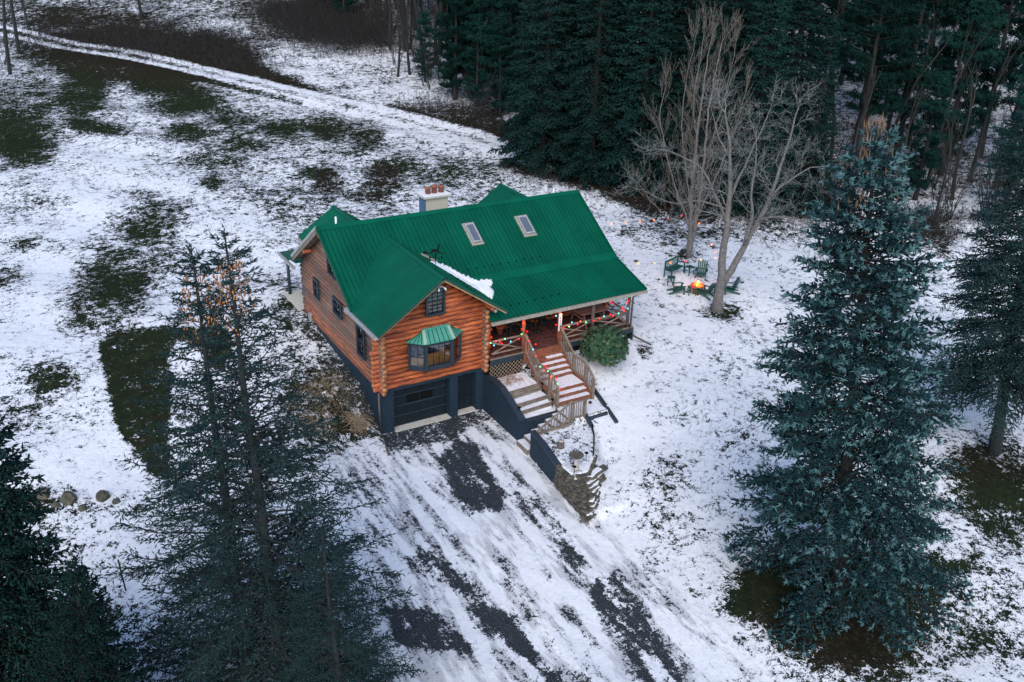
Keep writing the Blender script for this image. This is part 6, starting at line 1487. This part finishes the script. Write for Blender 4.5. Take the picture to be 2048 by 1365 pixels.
brush('thicket', 'hazy bare thicket at the top of the snowy slope', [gp(uu, vv_) for uu, vv_ in [(600, 40), (650, 55), (700, 70), (560, 30), (730, 90), (660, 30), (620, 70), (680, 90)]], 5000, 3.0, 'dimtwig', 2.4, .5, .014, 5)
brush('lawn_brush', 'brown scrubby growth on the lawn left of the garage corner', [gp(uu, vv_) for uu, vv_ in [(620, 780), (650, 810), (600, 830), (660, 770), (640, 850), (680, 800)]], 1100, .35, 'drygrass', .55, .8, .005, 6)
c = gp(715, 850); gc = []
g = np.random.default_rng(6); A, B = [], []
for i in range(170):
    p = c+np.array((g.normal(0, .14), g.normal(0, .2), 0)); p[2] = float(G(p[0], p[1]))-.02; d = unit(np.array((g.normal(0, .8), g.normal(0, .8), .8))); L = g.uniform(.35, .95); q = p+d*L*.5; d2 = unit(d+np.array((0, 0, -1.1))+g.normal(0, .25, 3)); A += [p, q]; B += [q, q+d2*L*.55]
vv = prisms(np.array(A), np.array(B), .010, .006); tag(raw('dead_grass_clump', vv[0], vv[1], 'drygrass'), 'clump of flattened straw-coloured grass beside the left downspout', 'grass clump')
c = on(1020, 745, 2, 1.7); A, B = [], []
for i in range(140):
    p = np.array((g.uniform(5.55, 6.7), g.uniform(-1.2, -.45), 1.64)); d = unit(np.array((g.normal(0, .9), g.normal(0, .9), .6))); L = g.uniform(.15, .5); q = p+d*L*.5; d2 = unit(d+np.array((0, 0, -.9))); A += [p, q]; B += [q, q+d2*L*.5]
vv = prisms(np.array(A), np.array(B), .009, .006); tag(raw('withered_plant', vv[0], vv[1], noisy('withered_leaves', (.25, .12, .07), (.36, .2, .12), 4, .9, bump=0)), 'withered reddish plants in the bed below the porch lattice', 'dead plant')
# rhododendron
c = on(1208, 726, 2, 1.95); R_ = 1.12
t = thing('rhododendron', 'round evergreen rhododendron bush in front of the porch rail', 'bush', c)
g = np.random.default_rng(14); nC = 1150; th = g.uniform(0, 6.283, nC); cz = g.uniform(-.25, 1, nC); sr = np.sqrt(1-np.clip(cz, -1, 1)**2); rad = g.uniform(.62, 1.04, nC)*(1+.07*np.sin(th*3+1)+.05*np.sin(th*5+cz*4))
N_ = np.stack([sr*np.cos(th), sr*np.sin(th), cz], 1); Pc = N_*rad[:, None]*np.array((1.02, 1.02, 1.02))*R_+np.array((0, 0, .72)); V = []; F = []
for i in range(nC):
    n_ = unit(N_[i]+g.normal(0, .35, 3)+np.array((0, 0, .35))); a = unit(np.cross(n_, g.normal(0, 1, 3))); b_ = np.cross(n_, a)
    for k in range(8):
        an = k*.785+g.uniform(-.2, .2); d = a*math.cos(an)+b_*math.sin(an); s_ = np.cross(n_, d); L = g.uniform(.09, .15); w = .026; o_ = Pc[i]; m_ = o_+d*L*.5+n_*.03; e = o_+d*L-n_*.035; kk = len(V)
        V += [o_, m_+s_*w, e, m_-s_*w, m_-n_*.012]; F += [(kk, kk+4, kk+1), (kk+4, kk+2, kk+1), (kk, kk+3, kk+4), (kk+4, kk+3, kk+2)]
raw('leaves', np.array(V), np.array(F), 'rhodo', t)
A, B = [], []
for i in range(60): e = Pc[g.integers(0, nC)]; A.append(np.array((g.normal(0, .08), g.normal(0, .08), -.1))); B.append(e*.85)
vv = prisms(np.array(A), np.array(B), .018, .006); raw('stems', vv[0], vv[1], 'bark', t)

# rocks beside the left spruce, net and post
for i, (uu, vv_, s_) in enumerate([(84, 990, .55), (138, 1000, .6), (205, 995, .5), (112, 1012, .3), (165, 1018, .3), (62, 1002, .3), (232, 1005, .28)]):
    p = gp(uu, vv_); lab = ['mossy boulder, leftmost big one of the row by the left spruce', 'mossy boulder in the middle of the row by the left spruce', 'mossy boulder at the right of the row by the left spruce', 'small rock between the left and middle boulders', 'small rock below the middle boulder', 'small rock at the left end of the boulder row', 'small rock at the right end of the boulder row'][i]
    t = thing('boulder', lab, 'rock', p, rnd.uniform(0, 3), 'rocks in a row by the left spruce')
    V = []; g2 = np.random.default_rng(i+5)
    for zz, sc in ((-.3, .9), (0, 1.05), (.25, .85), (.42, .4)):
        for k in range(9): a = k*.698; V.append((sc*.5*math.cos(a)*g2.uniform(.8, 1.15), sc*.4*math.sin(a)*g2.uniform(.8, 1.15), zz*g2.uniform(.8, 1.1)))
    V = np.array(V)*s_*1.3; F = [tuple(range(27, 36))]+[(r*9+k, r*9+(k+1) % 9, (r+1)*9+(k+1) % 9, (r+1)*9+k) for r in range(3) for k in range(9)]
    raw('rock_body', V, F, 'rock', t)
p = gp(252, 1182); t = thing('net_post', 'thin dark metal post leaning in the snow behind the left spruce', 'post', p)
MB().tube([(0, 0, -.1), (-.06, 0, 1.35)], .025, 6).out('post', 'black', t)
MB().tube([(-.06, 0, 1.3), (.35, -.1, .75)], .012, 5).out('brace', 'rust', t)
# loose sticks on the lawn
for i, (uu, vv_, L, lab) in enumerate([(1328, 488, .5, 'flat grey stone lying in the snow left of the tall bare tree'), (1341, 513, .35, 'flat grey stone just left of the tall bare tree foot'), (1272, 524, .3, 'flat dark stone on the lawn near the roof corner')]):
    p = gp(uu, vv_); t = thing('flat_stone', lab, 'stone', p, 0, 'flat stones in the snow')
    b = MB(); b.lathe((0, 0, -.03), [(L*.4, 0), (L*.45, .08), (L*.3, .12)], 7); b.out('stone_body', 'stone', t)
root_p = gp(1672, 1222); t = thing('fallen_branch', 'bare pale branch lying on the dark ground below the blue spruce', 'branch', root_p)
MB().tube([(-.2, .5, .05), (-.05, .2, .08), (.2, -.05, .06), (.6, -.15, .05)], [.05, .045, .035, .015], 6).out('wood', 'palebark', t, True)
print('done')
